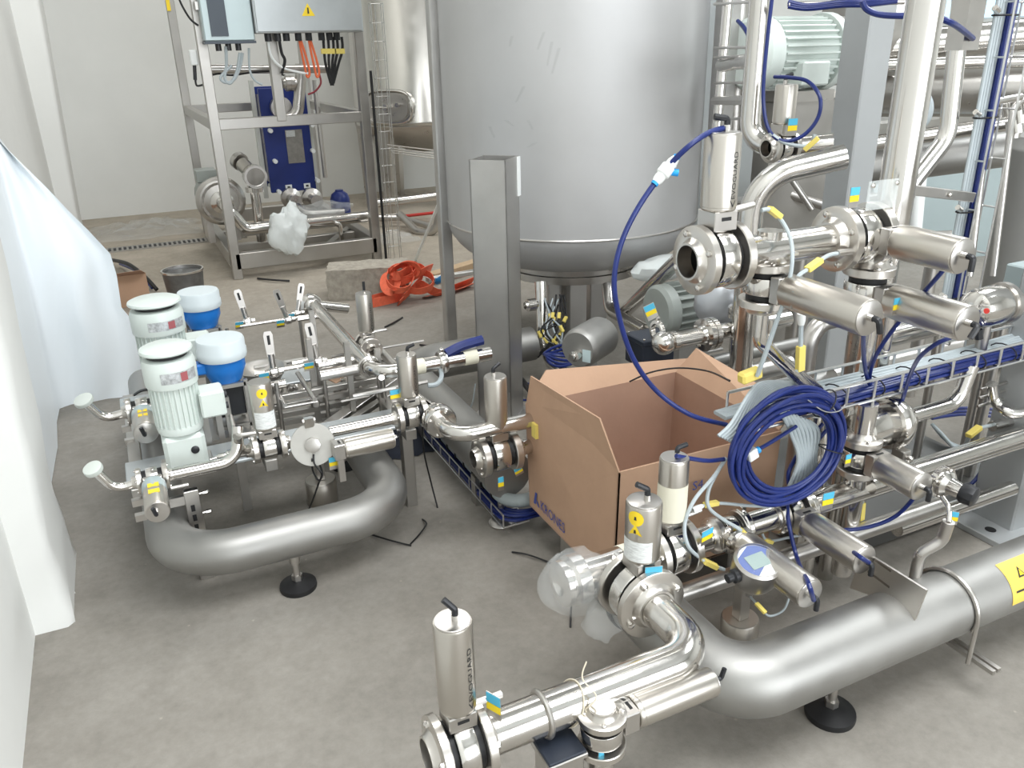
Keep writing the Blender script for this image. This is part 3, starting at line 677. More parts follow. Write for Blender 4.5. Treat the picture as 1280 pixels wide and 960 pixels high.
# ---------------------------------------------------------------- main tank
ctd = 4.6; ct = gd(714, 200, ctd); TC = V((ct.x, ct.y, 0)); RT = .69
zw = gd(715, 302, ctd-RT).z; zr1 = gd(735, 357, ctd-.40).z; zr0 = zr1+.075
T = Thing('main_tank', 'large matte steel tank with a dished bottom and weld seam', 'tank', TC)
prof = [(.36, zr0)]
for i in range(11):
    t = math.pi/2*i/10; prof.append((.36+(RT-.36)*math.sin(t)**.8, zw-.004-(zw-zr0-.012)*(1-math.sin(t))**.0*math.cos(t)**1.25))
T.part('dished_bottom', MB().lathe(TC, Z, [(0, zr0)]+prof, 72), TANK)
sh = T.part('shell', MB().lathe(TC, Z, [(RT, zw), (RT, zw+.5), (RT, zw+1.4), (RT, 3.1), (RT*.9, 3.3), (0, 3.45)], 72), TANK)
T.part('weld_seam', MB().tube([TC+V((RT*math.cos(t), RT*math.sin(t), zw)) for t in [2*math.pi*i/96 for i in range(96)]], .006, 6, closed=True), SAT)
T.part('skirt_flange', MB().lathe(TC, Z, [(.30, zr0-.002), (.385, zr0-.002), (.385, zr0-.034), (.30, zr0-.034), (.30, zr0-.002)], 64), SAT)
T.part('base_flange', MB().lathe(TC, Z, [(0, zr0-.037), (.40, zr0-.037), (.40, zr1), (0, zr1)], 64), SAT)
for px, w in ((717, .11), (690, .09), (742, .12)):
    p = gd(px, 400, 4.55 if px != 742 else 4.85); T.part('leg', MB().box((p.x, p.y, zr1/2), (w, w, zr1)), BEAM, bev=.004)
# smudges: faint hand marks rubbed on the shell
rnd = random.Random(4)
def shell_patch(px0, py0, px1, py1, w, m, nm):
    P = []
    for px, py in ((px0-w, py0), (px0+w, py0), (px1+w*.6, py1), (px1-w*.6, py1)):
        d = ray(px, py); a_ = d.x*d.x+d.y*d.y; b_ = -2*(d.x*TC.x+d.y*TC.y); c_ = TC.x**2+TC.y**2-(RT+.0008)**2
        t = (-b_-math.sqrt(b_*b_-4*a_*c_))/(2*a_); P.append(CC+d*t)
    T.part(nm, MB().add(P, [[0, 1, 2, 3]]), m, sh, ang=180)
SMG = mat('rubbed_smudge', (.50, .495, .49), .5, 1, alpha=.10, var=.1, scale=30)
for q in ((680, 40, 672, 62, 2), (690, 52, 684, 82, 2), (699, 60, 690, 92, 2.2), (640, 45, 637, 58, 2), (632, 150, 642, 158, 2.5), (612, 158, 618, 172, 2), (655, 108, 645, 128, 2), (660, 150, 666, 162, 2), (670, 178, 660, 184, 3)):
    shell_patch(*q, SMG, 'smudge')
# square posts beside the tank
def post(name, label, p, w, zt, m=None, rot=0.0, z0=0.0, cat='post', plate=0, hollow=False):
    p = V((p.x, p.y, 0)); a = V((math.cos(rot), math.sin(rot), 0)); b = V((-a.y, a.x, 0))
    T = Thing(name, label, cat, p)
    if hollow:
        t = .006
        for d1, d2 in ((a, b), (-a, b), (b, a), (-b, a)):
            T.part('side_wall', MB().box(p+d1*(w/2-t/2)+V((0, 0, (zt+z0)/2)), (t, w, zt-z0), (d1, d2, Z)), m or BEAM)
    else: T.part('profile', MB().box(p+V((0, 0, (zt+z0)/2)), (w, w, zt-z0), (a, b, Z)), m or BEAM, bev=.006)
    if plate: T.part('base_plate', MB().box(p+V((0, 0, .008)), (plate, plate, .016), (a, b, Z)), m or BEAM, bev=.003)
    return T
post('tank_post', 'slim square steel post rising along the left edge of the main tank', g(564, 431), .062, 3.2)
post('tank_post', 'square steel post behind the upright valve right of the main tank', g(880, 436), .09, 3.2, plate=.15)
pb = g(627, 522)
tc_ = V((CC.x-pb.x, CC.y-pb.y, 0)).normalized(); rot = math.atan2(tc_.y, tc_.x)+math.radians(-21)
BW = .158
T = post('open_column', 'thick free-standing square steel column with an open top before the tank', pb, BW, ln(pb, 'z', 621, 197).z, rot=rot, hollow=True)
pr = ln(pb, 'z', 648, 222)
ft = V((math.cos(rot), math.sin(rot), 0)); fs = V((-ft.y, ft.x, 0))
T.part('film_strip', MB().box(V((pb.x, pb.y, pr.z))+fs*(BW/2+.004)-ft*(BW/2-.01), (.03, .006, .16), (ft, fs, Z)), WHT)
T.part('base_plate', MB().box(V((pb.x, pb.y, .01)), (.24, .24, .02), (ft, fs, Z)), BEAM, bev=.003)

# ---------------------------------------------------------------- pipes and cables under the main tank
Yt = 3.75
pipe('tank_outlet_pipe', 'polished outlet pipe dropping from the tank bottom beside the open column', [gd(676, 352, 4.05), gd(679, 430, 3.95), gd(690, 455, 3.8), gd(722, 478, 3.6)], .062, POL, bend=.11)
pipe('tank_side_pipe', 'polished pipe with a swan bend below the right side of the tank flange', [gd(759, 356, 4.1), gd(762, 388, 4.0), gd(806, 412, 3.7)], .058, POL, bend=.09)
union('pipe_union', 'small polished clamp joint between the open column and the outlet pipe', gd(664, 381, 3.9), X, .035, .062, .05, POL, nb=0)
pipe('drain_stub', 'thin bright tube right behind the open column near the floor', [gd(648, 436, 3.9), gd(668, 431, 3.9)], .018, POL)
rnd = random.Random(9)
for k in range(12):
    x0 = 684+rnd.uniform(-6, 22); pts = [gd(x0, 372+rnd.uniform(-4, 10), 4.0), gd(x0+rnd.uniform(-12, 12), 398+rnd.uniform(-6, 6), 3.9), gd(692+rnd.uniform(-16, 26), 420+rnd.uniform(-8, 8), 3.85), gd(690+rnd.uniform(-22, 30), 446+rnd.uniform(-8, 6), 3.85)]
    tagged_cable('tagged_cable', 'tangled grey and black cable with yellow marker hanging beneath the main tank', pts, .009, ((rnd.uniform(.3, .9), .035),), (GRC, BLK, BLK)[k % 3], 'tagged cables beneath the main tank')
for k, (px, py) in enumerate(((700, 440), (655, 492))):
    for j in range(4):
        c = gd(px+j*1.5, py+j*3, 3.75-.02*j); R_ = (.07 if k == 0 else .10)
        solo('hose_coil', MB().tube([c+V((R_*math.cos(t)*1.15, R_*math.sin(t), .01*math.sin(t*2+j))) for t in [2*math.pi*i/28 for i in range(28)]], .0075, 7, closed=True), BLU,
             ('blue hose loop coiled under the tank behind the outlet pipe', 'blue hose loop lying on the floor at the foot of the open column')[k], 'hose', ('hose loops behind the outlet pipe', 'hose loops at the column foot')[k])
cable('black_hose', 'thick black hose curving over the floor behind the open column', [g(652, 475, .06), g(675, 500, .05), g(700, 497, .05), g(715, 480, .08)], .03, BLK)
# horizontal steel canister and black box behind the carton
cz = .50
c0 = g(722, 437, cz); c1 = ln(c0, 'x', 772, 430); s = 1/ppm(c0)
T = Thing('steel_canister', 'satin steel canister lying level behind the cardboard box', 'canister', c0)
dirc = (V((c1.x, c1.y, cz))-c0+V((.02, -.0, 0))).normalized(); dirc = V((.86, .51, 0)).normalized()
T.part('body', MB().lathe(c0, dirc, [(0, 0), (22*s, 0), (25*s, .012), (26*s, .03), (26*s, .185), (24*s, .2), (0, .2)], 32), PICK)
T.part('end_boss', MB().lathe(c0-dirc*.02-Z*.02, -dirc, [(0, -.02), (7*s, -.02), (7*s, .01), (4*s, .012), (4*s, .03), (0, .03)], 16), POL)
T.part('paper_label', MB().box(c0-dirc*.001+V((.0, 0, -.02))+basis(dirc)[1]*.04, (.002, .035, .05), basis(dirc)), mat('pale_cyan_paper', (.55, .68, .70), .6))
T.part('stand', MB().box((c0.x+.08, c0.y+.05, (c0.z-26*s)/2), (.05, .05, c0.z-26*s)), BEAM)
for dz in (-1, 1): T.part('lug', MB().box(c0+dirc*.2+Z*dz*.05, (.03, .03, .02), basis(dirc)), POL)
p = g(812, 438, .46); T = Thing('terminal_box', 'dark slate junction box between the canister and the polished pipe', 'junction box', p)
T.part('housing', MB().box(p, (.15, .13, .1)), NAVY, bev=.006); lid = T.part('lid', MB().box(p+V((0, 0, .058)), (.155, .135, .022)), NAVY, bev=.004)
for i in (-1, 1):
    for j in (-1, 1): T.inst('bolt', BOLT, frame_mat(p+V((i*.066, j*.055, .07)), Z, (.005, .005, .006)), lid)
zh = .58
h0 = g(838, 427, zh); h1 = ln(h0, 'x', 985, 398)
pipe('manifold_pipe', 'polished manifold pipe leaving the dark junction box', [h0, h1], .062, POL)
T = Thing('spherical_joint', 'round polished joint at the end of the manifold pipe', 'pipe fitting', h0)
T.part('ball', MB().ball(h0-X*.03, .045, 20), POL); T.part('collar', MB().ring(h0+X*.012, X, .037, .028, .02), POL)
union('pipe_union', 'bolted flange joint on the manifold pipe behind the cardboard box', ln(h0, 'x', 885, 418), X, .062, .125, .055)
q = ln(h0, 'x', 930, 409)
union('branch_flange', 'round bolted flange standing on the manifold pipe under the brown-reflecting riser', q+Z*.06, Z, .06, .13, .045)
pipe('riser_pipe', 'short riser pipe between the manifold flange and the upright header', [q+Z*.02, q+Z*.36], .06, POL)
pipe('bleed_pipe', 'slim polished pipe with a clamp leading up to the junction box', [gd(806, 412, 3.7), g(838, 424, zh)], .045, POL)
clamp('pipe_clamp', 'wing-nut clamp where the swan pipe meets the junction box', g(822, 414, zh), X, .06)
tagT = Thing('marker_plate', 'cyan and yellow marker plate by the finned motor under the tank', 'marker', g(813, 388, .62)); tag_plate(tagT, g(813, 388, .62), .045, .05, V((.8, -.3, .4)), V((-.3, .2, .9)))
pipe('steep_pipe', 'steep polished pipe climbing right from under the tank flange', [gd(776, 395, 4.0), gd(868, 305, 3.4)], .065, POL)
solo('plastic_film', bagmesh(gd(826, 336, 4.0), .16, .08, .06, 11), FILM2, 'crumpled film on the ledge behind the steep polished pipe', 'plastic film', ang=50)
# finned motor standing behind the manifold
p = g(846, 418, .30); s = 1/ppm(p)
T = Thing('finned_motor', 'green-grey finned motor beneath the bolted header flange', 'motor', p)
mc = gd(843, 385, 3.55)
T.part('fan_cover', MB().lathe(mc-X*.1, X, [(0, 0), (.1, 0), (.115, .015), (.115, .06), (0, .06)], 28), GRNM)
T.part('frame', MB().lathe(mc-X*.05, X, [(0, 0), (.095, 0), (.095, .22), (0, .22)], 28), GRNM)
fin = None
for k in range(20):
    t = 2*math.pi*k/20; T.part('fin', MB().box(mc+X*.06+(Y*math.cos(t)+Z*math.sin(t))*.104, (.2, .005, .028), (X, (Z*math.cos(t)-Y*math.sin(t)), (Y*math.cos(t)+Z*math.sin(t)))), GRNM)
T.part('foot', MB().box((mc.x+.06, mc.y, (mc.z-.1)/2), (.16, .16, mc.z-.1)), BEAM)

# ---------------------------------------------------------------- concrete block and orange strap
a = g(411, 377); b = g(503, 372); dx = (b-a); dx.z = 0; L = dx.length+.05; dx.normalize(); dy = V((-dx.y, dx.x, 0)); hB = .215
rnd = random.Random(3); mb = MB()
n = (12, 6, 6)
def blk(u, v, w):
    k = .006; return a+dx*(u*L)+dy*(v*.26)+Z*(w*hB)+V((rnd.uniform(-k, k), rnd.uniform(-k, k), rnd.uniform(-k, k)*(w > 0)))
for ax_, fix in ((0, 0), (0, 1), (1, 0), (1, 1), (2, 0), (2, 1)):
    o_ = [i for i in range(3) if i != ax_]; P = []
    for i in range(n[o_[0]]+1):
        row = []
        for j in range(n[o_[1]]+1):
            q = [0, 0, 0]; q[ax_] = fix; q[o_[0]] = i/n[o_[0]]; q[o_[1]] = j/n[o_[1]]; rnd.seed(int(q[0]*97)*7919+int(q[1]*89)*104729+int(q[2]*83)); row.append(blk(*q))
        P.append(row)
    mb.grid(P)
solo('concrete_block', mb, CONC, 'rough pitted concrete block on the floor beside the skid frame', 'block', ang=40)
def ribbon(pts, w, wd, n=8, thick=.004):
    s_ = spline(pts, n); mb = MB(); up_ = []; dn_ = []
    for i, p in enumerate(s_):
        t = (s_[min(i+1, len(s_)-1)]-s_[max(i-1, 0)]).normalized(); d = V(wd(i/(len(s_)-1)) if callable(wd) else wd); d = (d-t*d.dot(t)).normalized()
        up_.append(p+d*w/2); dn_.append(p-d*w/2)
    nn = [(up_[i]-dn_[i]).cross(s_[min(i+1, len(s_)-1)]-s_[max(i-1, 0)]).normalized()*thick for i in range(len(s_))]
    mb.grid([up_, dn_, [q+k for q, k in zip(dn_, nn)], [q+k for q, k in zip(up_, nn)], up_]); return mb
T = Thing('ratchet_strap', 'tangled orange ratchet strap heaped beside the concrete block', 'strap', g(505, 372))
W_ = .062
def gp(l): return [g(px, py, z) for px, py, z in l]
for nm, pts, wd in (
    ('webbing_loop', [(466, 379, .045), (480, 376, .045), (499, 371, .045), (505, 365, .045), (496, 366, .045), (478, 371, .045), (463, 375, .045)], Z),
    ('webbing_loop', [(505, 372, .05), (518, 358, .10), (530, 342, .16), (522, 334, .2), (508, 338, .22), (496, 345, .2), (486, 342, .16), (482, 352, .1), (492, 360, .06)], V((.3, -.2, .9))),
    ('webbing_loop', [(484, 356, .12), (500, 352, .15), (515, 347, .17), (532, 338, .2), (540, 335, .18)], V((.2, -.3, .9))),
    ('webbing_loop', [(490, 338, .24), (506, 330, .25), (520, 333, .22), (512, 345, .17), (498, 350, .12)], V((.1, -.6, .7))),
    ('webbing_tail', [(498, 380, .02), (512, 366, .06), (524, 356, .1), (534, 360, .08), (548, 366, .03), (566, 360, .03), (592, 350, .03)], V((.3, -.4, .8))),
    ('webbing_tail', [(530, 372, .01), (550, 366, .02), (572, 362, .02), (590, 355, .02)], V((.4, -.8, .35)))):
    T.part(nm, ribbon(gp(pts), W_, wd, 10), ORG, ang=60)
for cx_, cy_, rx_, ry_, z_, wd in ((499, 348, 17, 15, .17, V((.2, -.5, .8))), (522, 352, 20, 12, .13, V((.0, -.3, .9))), (488, 352, 9, 13, .16, V((.7, -.3, .5))), (508, 338, 15, 9, .22, V((.3, -.8, .4)))):
    T.part('webbing_loop', ribbon([g(cx_+rx_*math.cos(t), cy_+ry_*math.sin(t), z_-.05*math.sin(t)) for t in [2*math.pi*i/10 for i in range(11)]], .05, wd, 5), ORG, ang=60)
rb = T.part('ratchet', MB().span(g(534, 350, .12), g(598, 339, .12), .05, .03), ZINC, bev=.003)
T.part('ratchet_drum', MB().cyl(g(546, 352, .10), g(556, 346, .15), .022, n=10), CYA, rb)
solo('timber', MB().span(g(538, 346, .06), g(606, 326, .06), .09, .05), WOOD, 'pale timber batten lying behind the orange strap', 'timber', bev=.003)
# bits of cut cable tie on the floor
def tie(label, pts, d=.006, z=.004, grp=None): return cable('cable_tie', label, [g(px, py, zz) for px, py, zz in pts], d, BLK, 'cable tie', grp, 6, 5)
tie('short cut black tie on the floor in front of the concrete block', [(481, 409, .004), (491, 404, .01), (503, 397, .004)], .012)
tie('brown-black wisp of tie on the floor left of the slim tank post', [(525, 431, .004), (536, 432, .012), (548, 429, .004)], .012)
tie('long black tie hanging down in front of the floor from the pipe tee', [(528, 532, .40), (530, 565, .25), (538, 600, .1), (547, 635, .0)])
tie('straight black tie on the floor right of the bent U pipe', [(463, 668, .004), (490, 676, .01), (514, 682, .004)])
tie('crooked black tie on the floor beside the wire tray', [(513, 680, .004), (524, 668, .012), (533, 655, .02), (528, 649, .004)])
tie('black tie lying on the floor in front of the cardboard box', [(640, 690, .004), (662, 694, .012), (694, 706, .004)])
tie('tiny black tie end sticking down below the wrapped fitting', [(714, 758, .03), (713, 784, .004)])
tie('black offcut on the floor beneath the skid frame', [(322, 348, .01), (342, 350, .02), (362, 351, .01)], .015)
# ---------------------------------------------------------------- bent U pipe on levelling feet
zu = .195; DU = .138
fl = g(373, 733); Yc = fl.y-.005
pl = g(209, 655, zu); prr = g(473, 592, zu)
UL, UR = pl.x, prr.x
T = Thing('bent_u_pipe', 'thick matte grey U-shaped pipe on a black levelling foot', 'pipe', (fl.x, Yc, zu))
T.part('pipe_run', MB().tube(fillet([V((UL, 3.9, zu)), V((UL, Yc, zu)), V((UR, Yc, zu)), V((UR, 3.3, zu))], .19, 12), DU/2, 32), PICK)
T.part('pipe_socket', MB().cyl((fl.x, Yc, zu-DU/2-.03), (fl.x, Yc, zu-.04), .017, n=12), SAT)
foot('levelling_foot', 'round black levelling foot under the bent U pipe', fl.x, Yc, zu-DU/2-.02, .058)
for yy in (3.55, 3.62): solo('pipe_strap', MB().ring((UL, yy, zu), Y, DU/2+.004, DU/2-.002, .02, 28), BLK, 'dark band strapped round the far end of the U pipe', 'strap', 'bands on the far end of the U pipe')
p = g(431, 583); foot('levelling_foot', 'round black levelling foot below the plate under the level actuator', p.x, p.y, .33, .052)
# ---------------------------------------------------------------- dosing skid base
zp = .35
SK = T = Thing('dosing_skid', 'low steel skid base of plates and rails under the dosing pumps', 'frame', g(150, 606, 0))
a = g(158, 602, zp); b = ln(a, 'x', 524, 523)
T.part('front_plate', MB().box(((a.x+b.x)/2, a.y+.05, zp), (b.x-a.x, .16, .012)), CABG, bev=.003)
slotp = ln(a, 'x', 452, 543)
T.part('slot', MB().box((slotp.x, a.y+.02, zp+.0065), (.16, .012, .002)), BLK)
yr = g(185, 515, zp).y
T.part('rear_plate', MB().box(((a.x+b.x)/2-.1, yr+.1, zp), (b.x-a.x-.2, .16, .012)), CABG, bev=.003)
for xx in (a.x+.03, (a.x+b.x)/2-.05, b.x-.05):
    T.part('side_rail', MB().box((xx, (a.y+yr)/2+.1, zp-.03), (.04, yr-a.y+.3, .04)), FRM, bev=.002)
    for yy in ((yr+.2,) if xx < b.x-.1 else (a.y+.02, yr+.2)): T.part('leg', MB().box((xx, yy, zp/2-.02), (.04, .04, zp-.04)), FRM, bev=.002)
for k, (px, py, px2, py2, z_) in enumerate(((330, 512, 476, 482, .36), (334, 522, 470, 495, .32), (335, 532, 470, 508, .28), (350, 497, 470, 470, .40), (300, 500, 330, 494, .40))):
    q = g(px, py, z_); r = ln(q, 'x', px2, py2); T.part('rail', MB().span(q, r, .022, .022), FRM, bev=.002)
q = g(404, 538, .30); r = g(496, 472, .34)
T.part('diagonal_brace', MB().span(q, r, .05, .03), SAT, bev=.002)
T.part('diagonal_brace', MB().span(q+V((.05, -.02, 0)), r+V((.05, -.05, 0)), .03, .02), FRM, bev=.002)
for px, py, zt in ((395, 500, .6), (400, 480, .66), (441, 505, .6), (477, 500, .56), (262, 555, .45), (278, 548, .5), (290, 545, .5)):
    q = g(px, py, zp); T.part('upright', MB().box((q.x, q.y, (zt+.26)/2), (.02, .02, zt-.26)), FRM)
# slotted bracket under the front valve
q = g(238, 612, .33)
T = Thing('slotted_bracket', 'slotted steel support bracket below the front dosing pipe', 'bracket', (q.x, q.y, 0))
T.part('upright', MB().box((q.x, q.y, .165), (.045, .025, .33)), SAT, bev=.002)
for z_ in (.2, .235, .27): T.part('slot', MB().box((q.x-.003, q.y-.0135, z_), (.012, .002, .022)), BLK)
T.part('cross_arm', MB().box((q.x-.06, q.y, .3), (.16, .015, .03)), SAT)
T.part('cross_arm', MB().box((q.x-.05, q.y, .2), (.12, .012, .025)), SAT)
for z_ in (.24, .31): T.inst('bolt', BOLT, frame_mat((q.x+.03, q.y, z_), X, (.008, .008, .022)))

# ---------------------------------------------------------------- dosing lines (two alike, one behind the other)
zl = .44
def dosing_line(c, k, lab):
    """c: centre of the first valve"""
    s = 1/ppm(c)
    T, e = valve('dosing_valve', lab[0], c, X, -Y, 15*s, 33*s, 40*s, .16, 28*s, neck=.02, warn=False, tagp=None)
    for hh in (.72, .42):
        T.part('yellow_sticker', MB().box(c+V((0, -(33*s/2*.84+.02+.16*hh*.8), 28*s/2*.97)), (.03, .022, .002)), YEB)
    T.part('label_band', MB().lathe(c+V((0, -(33*s/2*.84+.02), 0)), -Y, [(14.2*s, .0), (14.2*s, .05)], 24), CAB)
    el = [c-X*22*s, c-X*40*s, c-X*58*s+Z*.045+Y*.02]
    T2 = Thing('sample_cock', lab[1], 'sample cock', c-X*22*s)
    T2.part('bent_tube', MB().tube(fillet([c-X*12*s, c-X*44*s-Z*.012, c-X*60*s+Z*.06], .05, 6), 5.5*s, 14), POL)
    T2.part('round_cap', MB().lathe(c-X*60*s+Z*.055, V((-.25, -.3, .9)), [(0, 0), (5*s, 0), (11*s, .01), (11.5*s, .016), (11*s, .024), (8*s, .026), (0, .026)], 22), mat('frosted_cap', (.62, .66, .62), .4, .2))
    for j in range(2): T2.part('small_bracket', MB().box(c+V((-22*s, -.03, -.05-.05*j)), (.03, .02, .02)), SAT)
c1 = g(191, 598, zl)
dosing_line(c1, 0, ('small butterfly valve with yellow-stickered actuator pointing forward at the front dosing pipe', 'bent sample tube with a round cap on the front dosing valve'))
tp = ln(g(236, 582, .37), 'z', 211, 432)
dY = (ln(tp, 'y', 193, 374)-tp).y
c2 = V((c1.x-.0, c1.y+dY, zl))
dosing_line(c2, 1, ('small butterfly valve with yellow-stickered actuator pointing forward at the rear dosing pipe', 'bent sample tube with a round cap next to the foil sheet'))
s = 1/ppm(c1)
q0 = c1+X*18*s; q1 = ln(c1, 'x', 298, 581)
pipe('dosing_pipe', 'slim polished pipe bending up beside the front motor', [q0, q1, V((q1.x+.02, q1.y+.03, zl+.10))], .036, POL, bend=.06)
pipe('dosing_tube', 'thin steel tube under the front dosing pipe', [c1+V((18*s, -.02, -.035)), V((q1.x-.15, q1.y-.02, zl-.035))], .012, SAT)
pipe('dosing_pipe', 'slim polished pipe running behind the front motor', [c2+X*18*s, c2+X*.5], .036, POL)
pz = g(300, 566, zl+.02); pipe('needle_lance', 'pointed polished injection lance lying along the skid plate', [g(262, 575, zl), g(278, 570, zl)], .010, POL)
T = Thing('injection_nozzle', 'stepped polished nozzle between the motor and the stickered valve', 'nozzle', g(278, 570, zl))
T.part('barrel', MB().lathe(g(270, 572, zl), X, [(0, -.02), (.006, 0), (.011, .01), (.011, .03), (.016, .035), (.016, .085), (.02, .09), (.02, .11), (0, .11)], 18), POL)
# valve with stickers
c = g(336, 558, zl); s = 1/ppm(c)
pipe('link_pipe', 'small polished pipe elbow feeding the stickered valve', [g(297, 545, zl+.08), g(300, 562, zl+.02), ln(c, 'x', 318, 562)], .03, POL, bend=.03)
pipe('bent_rod', 'bent flat steel arm left of the stickered valve', [g(288, 520, zl+.1), g(296, 545, zl+.08), g(320, 541, zl+.08)], .014, SAT, bend=.02)
T, e = valve('stickered_valve', 'upright valve with round and triangular yellow warning stickers on the dosing skid', c, X, Z, 17*s, 36*s, 44*s, .155, 28*s, neck=.028, warn=True, wa=math.radians(92), plug=False, side=V((0, -1, 0)), sensor=None)
# plain disc
c = g(391, 556, zl); s = 1/ppm(c); dd = V((-.25, -.95, .25)).normalized()
T = Thing('blank_disc', 'dull round blanking disc with hexagon hub in front of the skid', 'disc', c)
T.part('disc', MB().lathe(c, dd, [(0, -.006), (27.5*s, -.006), (27.5*s, .0), (27*s, .002), (0, .002)], 40), ALU)
T.part('hub', MB().lathe(c, dd, [(0, 0), (10*s, 0), (10*s, .012), (7*s, .014), (0, .014)], 8), SAT)
T.part('stub', MB().cyl(c, c-dd*.1, 9*s, n=16), POL)
T.part('top_fitting', MB().box(c+Z*28*s+Y*.02, (.03, .02, .03)).cyl(c+Z*30*s+Y*.02-X*.02, c+Z*30*s+Y*.02+X*.02, .008), POL)
cable('black_tie', 'black tie looped below the blank disc', [c+dd*.015-Z*.03, c+dd*.03-Z*.06, g(402, 592, .36), g(398, 605, .3), g(391, 625, .22), g(386, 637, .15)], .006, BLK, 'cable tie')
cable('black_tie', 'small black tie ring hanging under the blank disc', [g(392, 572, .40), g(399, 580, .36), g(403, 593, .33), g(398, 600, .32), g(391, 588, .34), g(390, 574, .40)], .006, BLK, 'cable tie')
p = g(404, 627); s0 = 1/ppm(p)
def pot(name, label, p, D, h, post_h, group=None):
    p = V((p.x, p.y, 0)); T = Thing(name, label, 'pipe stand', p, group)
    T.part('sleeve', MB().lathe(p, Z, [(0, 0), (D/2*.96, 0), (D/2, .004), (D/2, h-.005), (D/2*.94, h), (0, h)], 32), BRU)
    T.part('square_post', MB().box(p+Z*(h+post_h/2), (.034, .034, post_h)), SAT, bev=.002)
    return T
pot('pipe_stand', 'steel support leg with a cylindrical sleeve behind the U pipe', p, 38*s0, .10, .16)
c = g(424, 562, zl-.01); e = ln(c, 'x', 484, 546); s = 1/ppm(c)
T = Thing('level_actuator', 'horizontal brushed actuator with marker plate right of the blank disc', 'actuator', c)
actuator(T, c-X*.02, X, (e-c).length, 26*s, neck=.035)
tag_plate(T, g(418, 577, zl-.06), .036, .036, X, Z)
T.part('hanger', MB().box(c+V((.0, -.0, -.06)), (.02, .02, .1)), SAT)
a = g(412, 540, zl+.02); b = ln(a, 'x', 500, 520)
pipe('feed_pipe', 'polished feed pipe leading to the tee near the wire tray', [a, b], .036, POL)
c = ln(a, 'x', 513, 517); s = 1/ppm(c)
valve('feed_valve', 'upright valve whose actuator stands left of the polished tee', c, X, Z, 15*s, 37*s, 42*s, 48*s*1.12, 25*s, neck=.03, words='EVOGUARD', wa=math.radians(62), side=V((0, -1, 0)), plug=V((1, 0, .3)), tagp=(g(494, 493, zl+.1), 0, X, Z, .036, .036))
zt_ = zl+.02
pt = ln(a, 'x', 537, 511); pe = ln(pt, 'y', 566, 549); pf = ln(pe, 'x', 700, 518)
pipe('elbow_pipe', 'polished elbow pipe turning right in front of the open column', [pt+Y*.04, pe, pf], .052, POL, bend=.075)
T = Thing('swivel_union', 'round polished union with bolts above the wire tray', 'pipe union', ln(pt, 'y', 548, 525))
cu = ln(pt, 'y', 548, 526)
T.part('union_ring', MB().lathe(cu, Y, [(.02, -.03), (.05, -.028), (.055, -.02), (.055, .015), (.048, .03), (.02, .03)], 28), POL); bolts(T, cu-Y*.025, -Y, .043, 4, .006, .008, both=False)
T.part('cross_tee', MB().cyl(pt-X*.07, pt+X*.02, .026, n=18), POL)
T.part('stub_pipe', MB().cyl(pt, pt+V((-.02, .22, .0)), .026, n=18), POL)
# valve in front of the column
c = g(622, 567, .36); s = 1/ppm(c)
valve('column_valve', 'upright butterfly valve standing in front of the open column', c, X, Z, 24*s, 50*s, 56*s, 66*s*1.08, 28*s, neck=.03, plug=V((1, .2, .5)), tagp=(g(626, 603, .30), 0, X, Z, .02, .04))
pipe('polished_pipe', 'polished pipe from the column valve to the cardboard box', [ln(c, 'x', 640, 564), ln(c, 'x', 720, 546)], .05, POL)
tT = Thing('marker_plate', 'cyan marker plate hanging below the column valve', 'marker', g(648, 588, .30)); tag_plate(tT, g(648, 588, .30), .03, .024, V((.9, 0, .3)), V((-.3, 0, .9)))
tT = Thing('tag_strip', 'yellow cable marker on the pipe behind the column valve', 'marker', g(668, 537, zt_)); tT.part('yellow_marker', MB().box(g(669, 538, zt_-.02), (.012, .03, .05)), YEL)
# ---------------------------------------------------------------- far cross pipe
zx = .50
n0 = g(470, 468, zx); f0 = ln(n0, 'y', 393, 381); x1 = ln(n0, 'x', 612, 442)
pipe('cross_pipe', 'long polished pipe running back along the skid with a near elbow', [f0, n0, x1], .056, POL, bend=.085)
T = Thing('rounded_elbow', 'bulbous polished elbow at the far end of the long cross pipe', 'pipe fitting', f0)
T.part('dome', MB().ball(f0+V((-.01, .03, -.01)), .058, 20), POL); T.part('stub', MB().cyl(f0, f0+V((.16, .03, -.05)), .024), POL)
for px in (522, 588):
    q = ln(n0, 'x', px, 460 if px < 550 else 448); solo('tape_wrap', MB().lathe(q-X*.03, X, [(.028, 0), (.0295, .001), (.0295, .055), (.028, .056)], 20), CRM, ('cream tape wrapped round the pipe beside the tee actuator', 'cream tape wrapped round the pipe next to the open column')[px > 550], 'tape')
clamp('pipe_clamp', 'polished clamp with wing nut on the cross pipe left of the column', ln(n0, 'x', 553, 455), X, .058, .03)
clamp('pipe_clamp', 'polished clamp near the elbow of the cross pipe', ln(n0, 'y', 462, 458), Y, .058, .012)
q = ln(n0, 'y', 440, 432); q = q+V((.07, 0, -.01)); s = 1/ppm(q)
valve('cross_valve', 'brushed upright actuator valve beside the long cross pipe', q, Y, Z, 12*s, 28*s, 34*s, 44*s*1.1, 20*s, neck=.025, plug=V((0, 0, 1)), sensor=X, words='EVOGUARD', wa=math.radians(60), side=V((0, -1, 0)))
pipe('brace_pipe', 'slim steel pipe sloping beside the cross pipe', [g(455, 418, .44), g(498, 462, .44)], .035, SAT)
pipe('brace_pipe', 'second slim steel pipe under the cross valve', [g(452, 440, .40), g(490, 470, .40)], .03, POL)
pipe('riser_pipe', 'thin upright tube holding the near elbow of the cross pipe', [g(477, 472, zx), g(482, 520, .2)], .022, SAT)
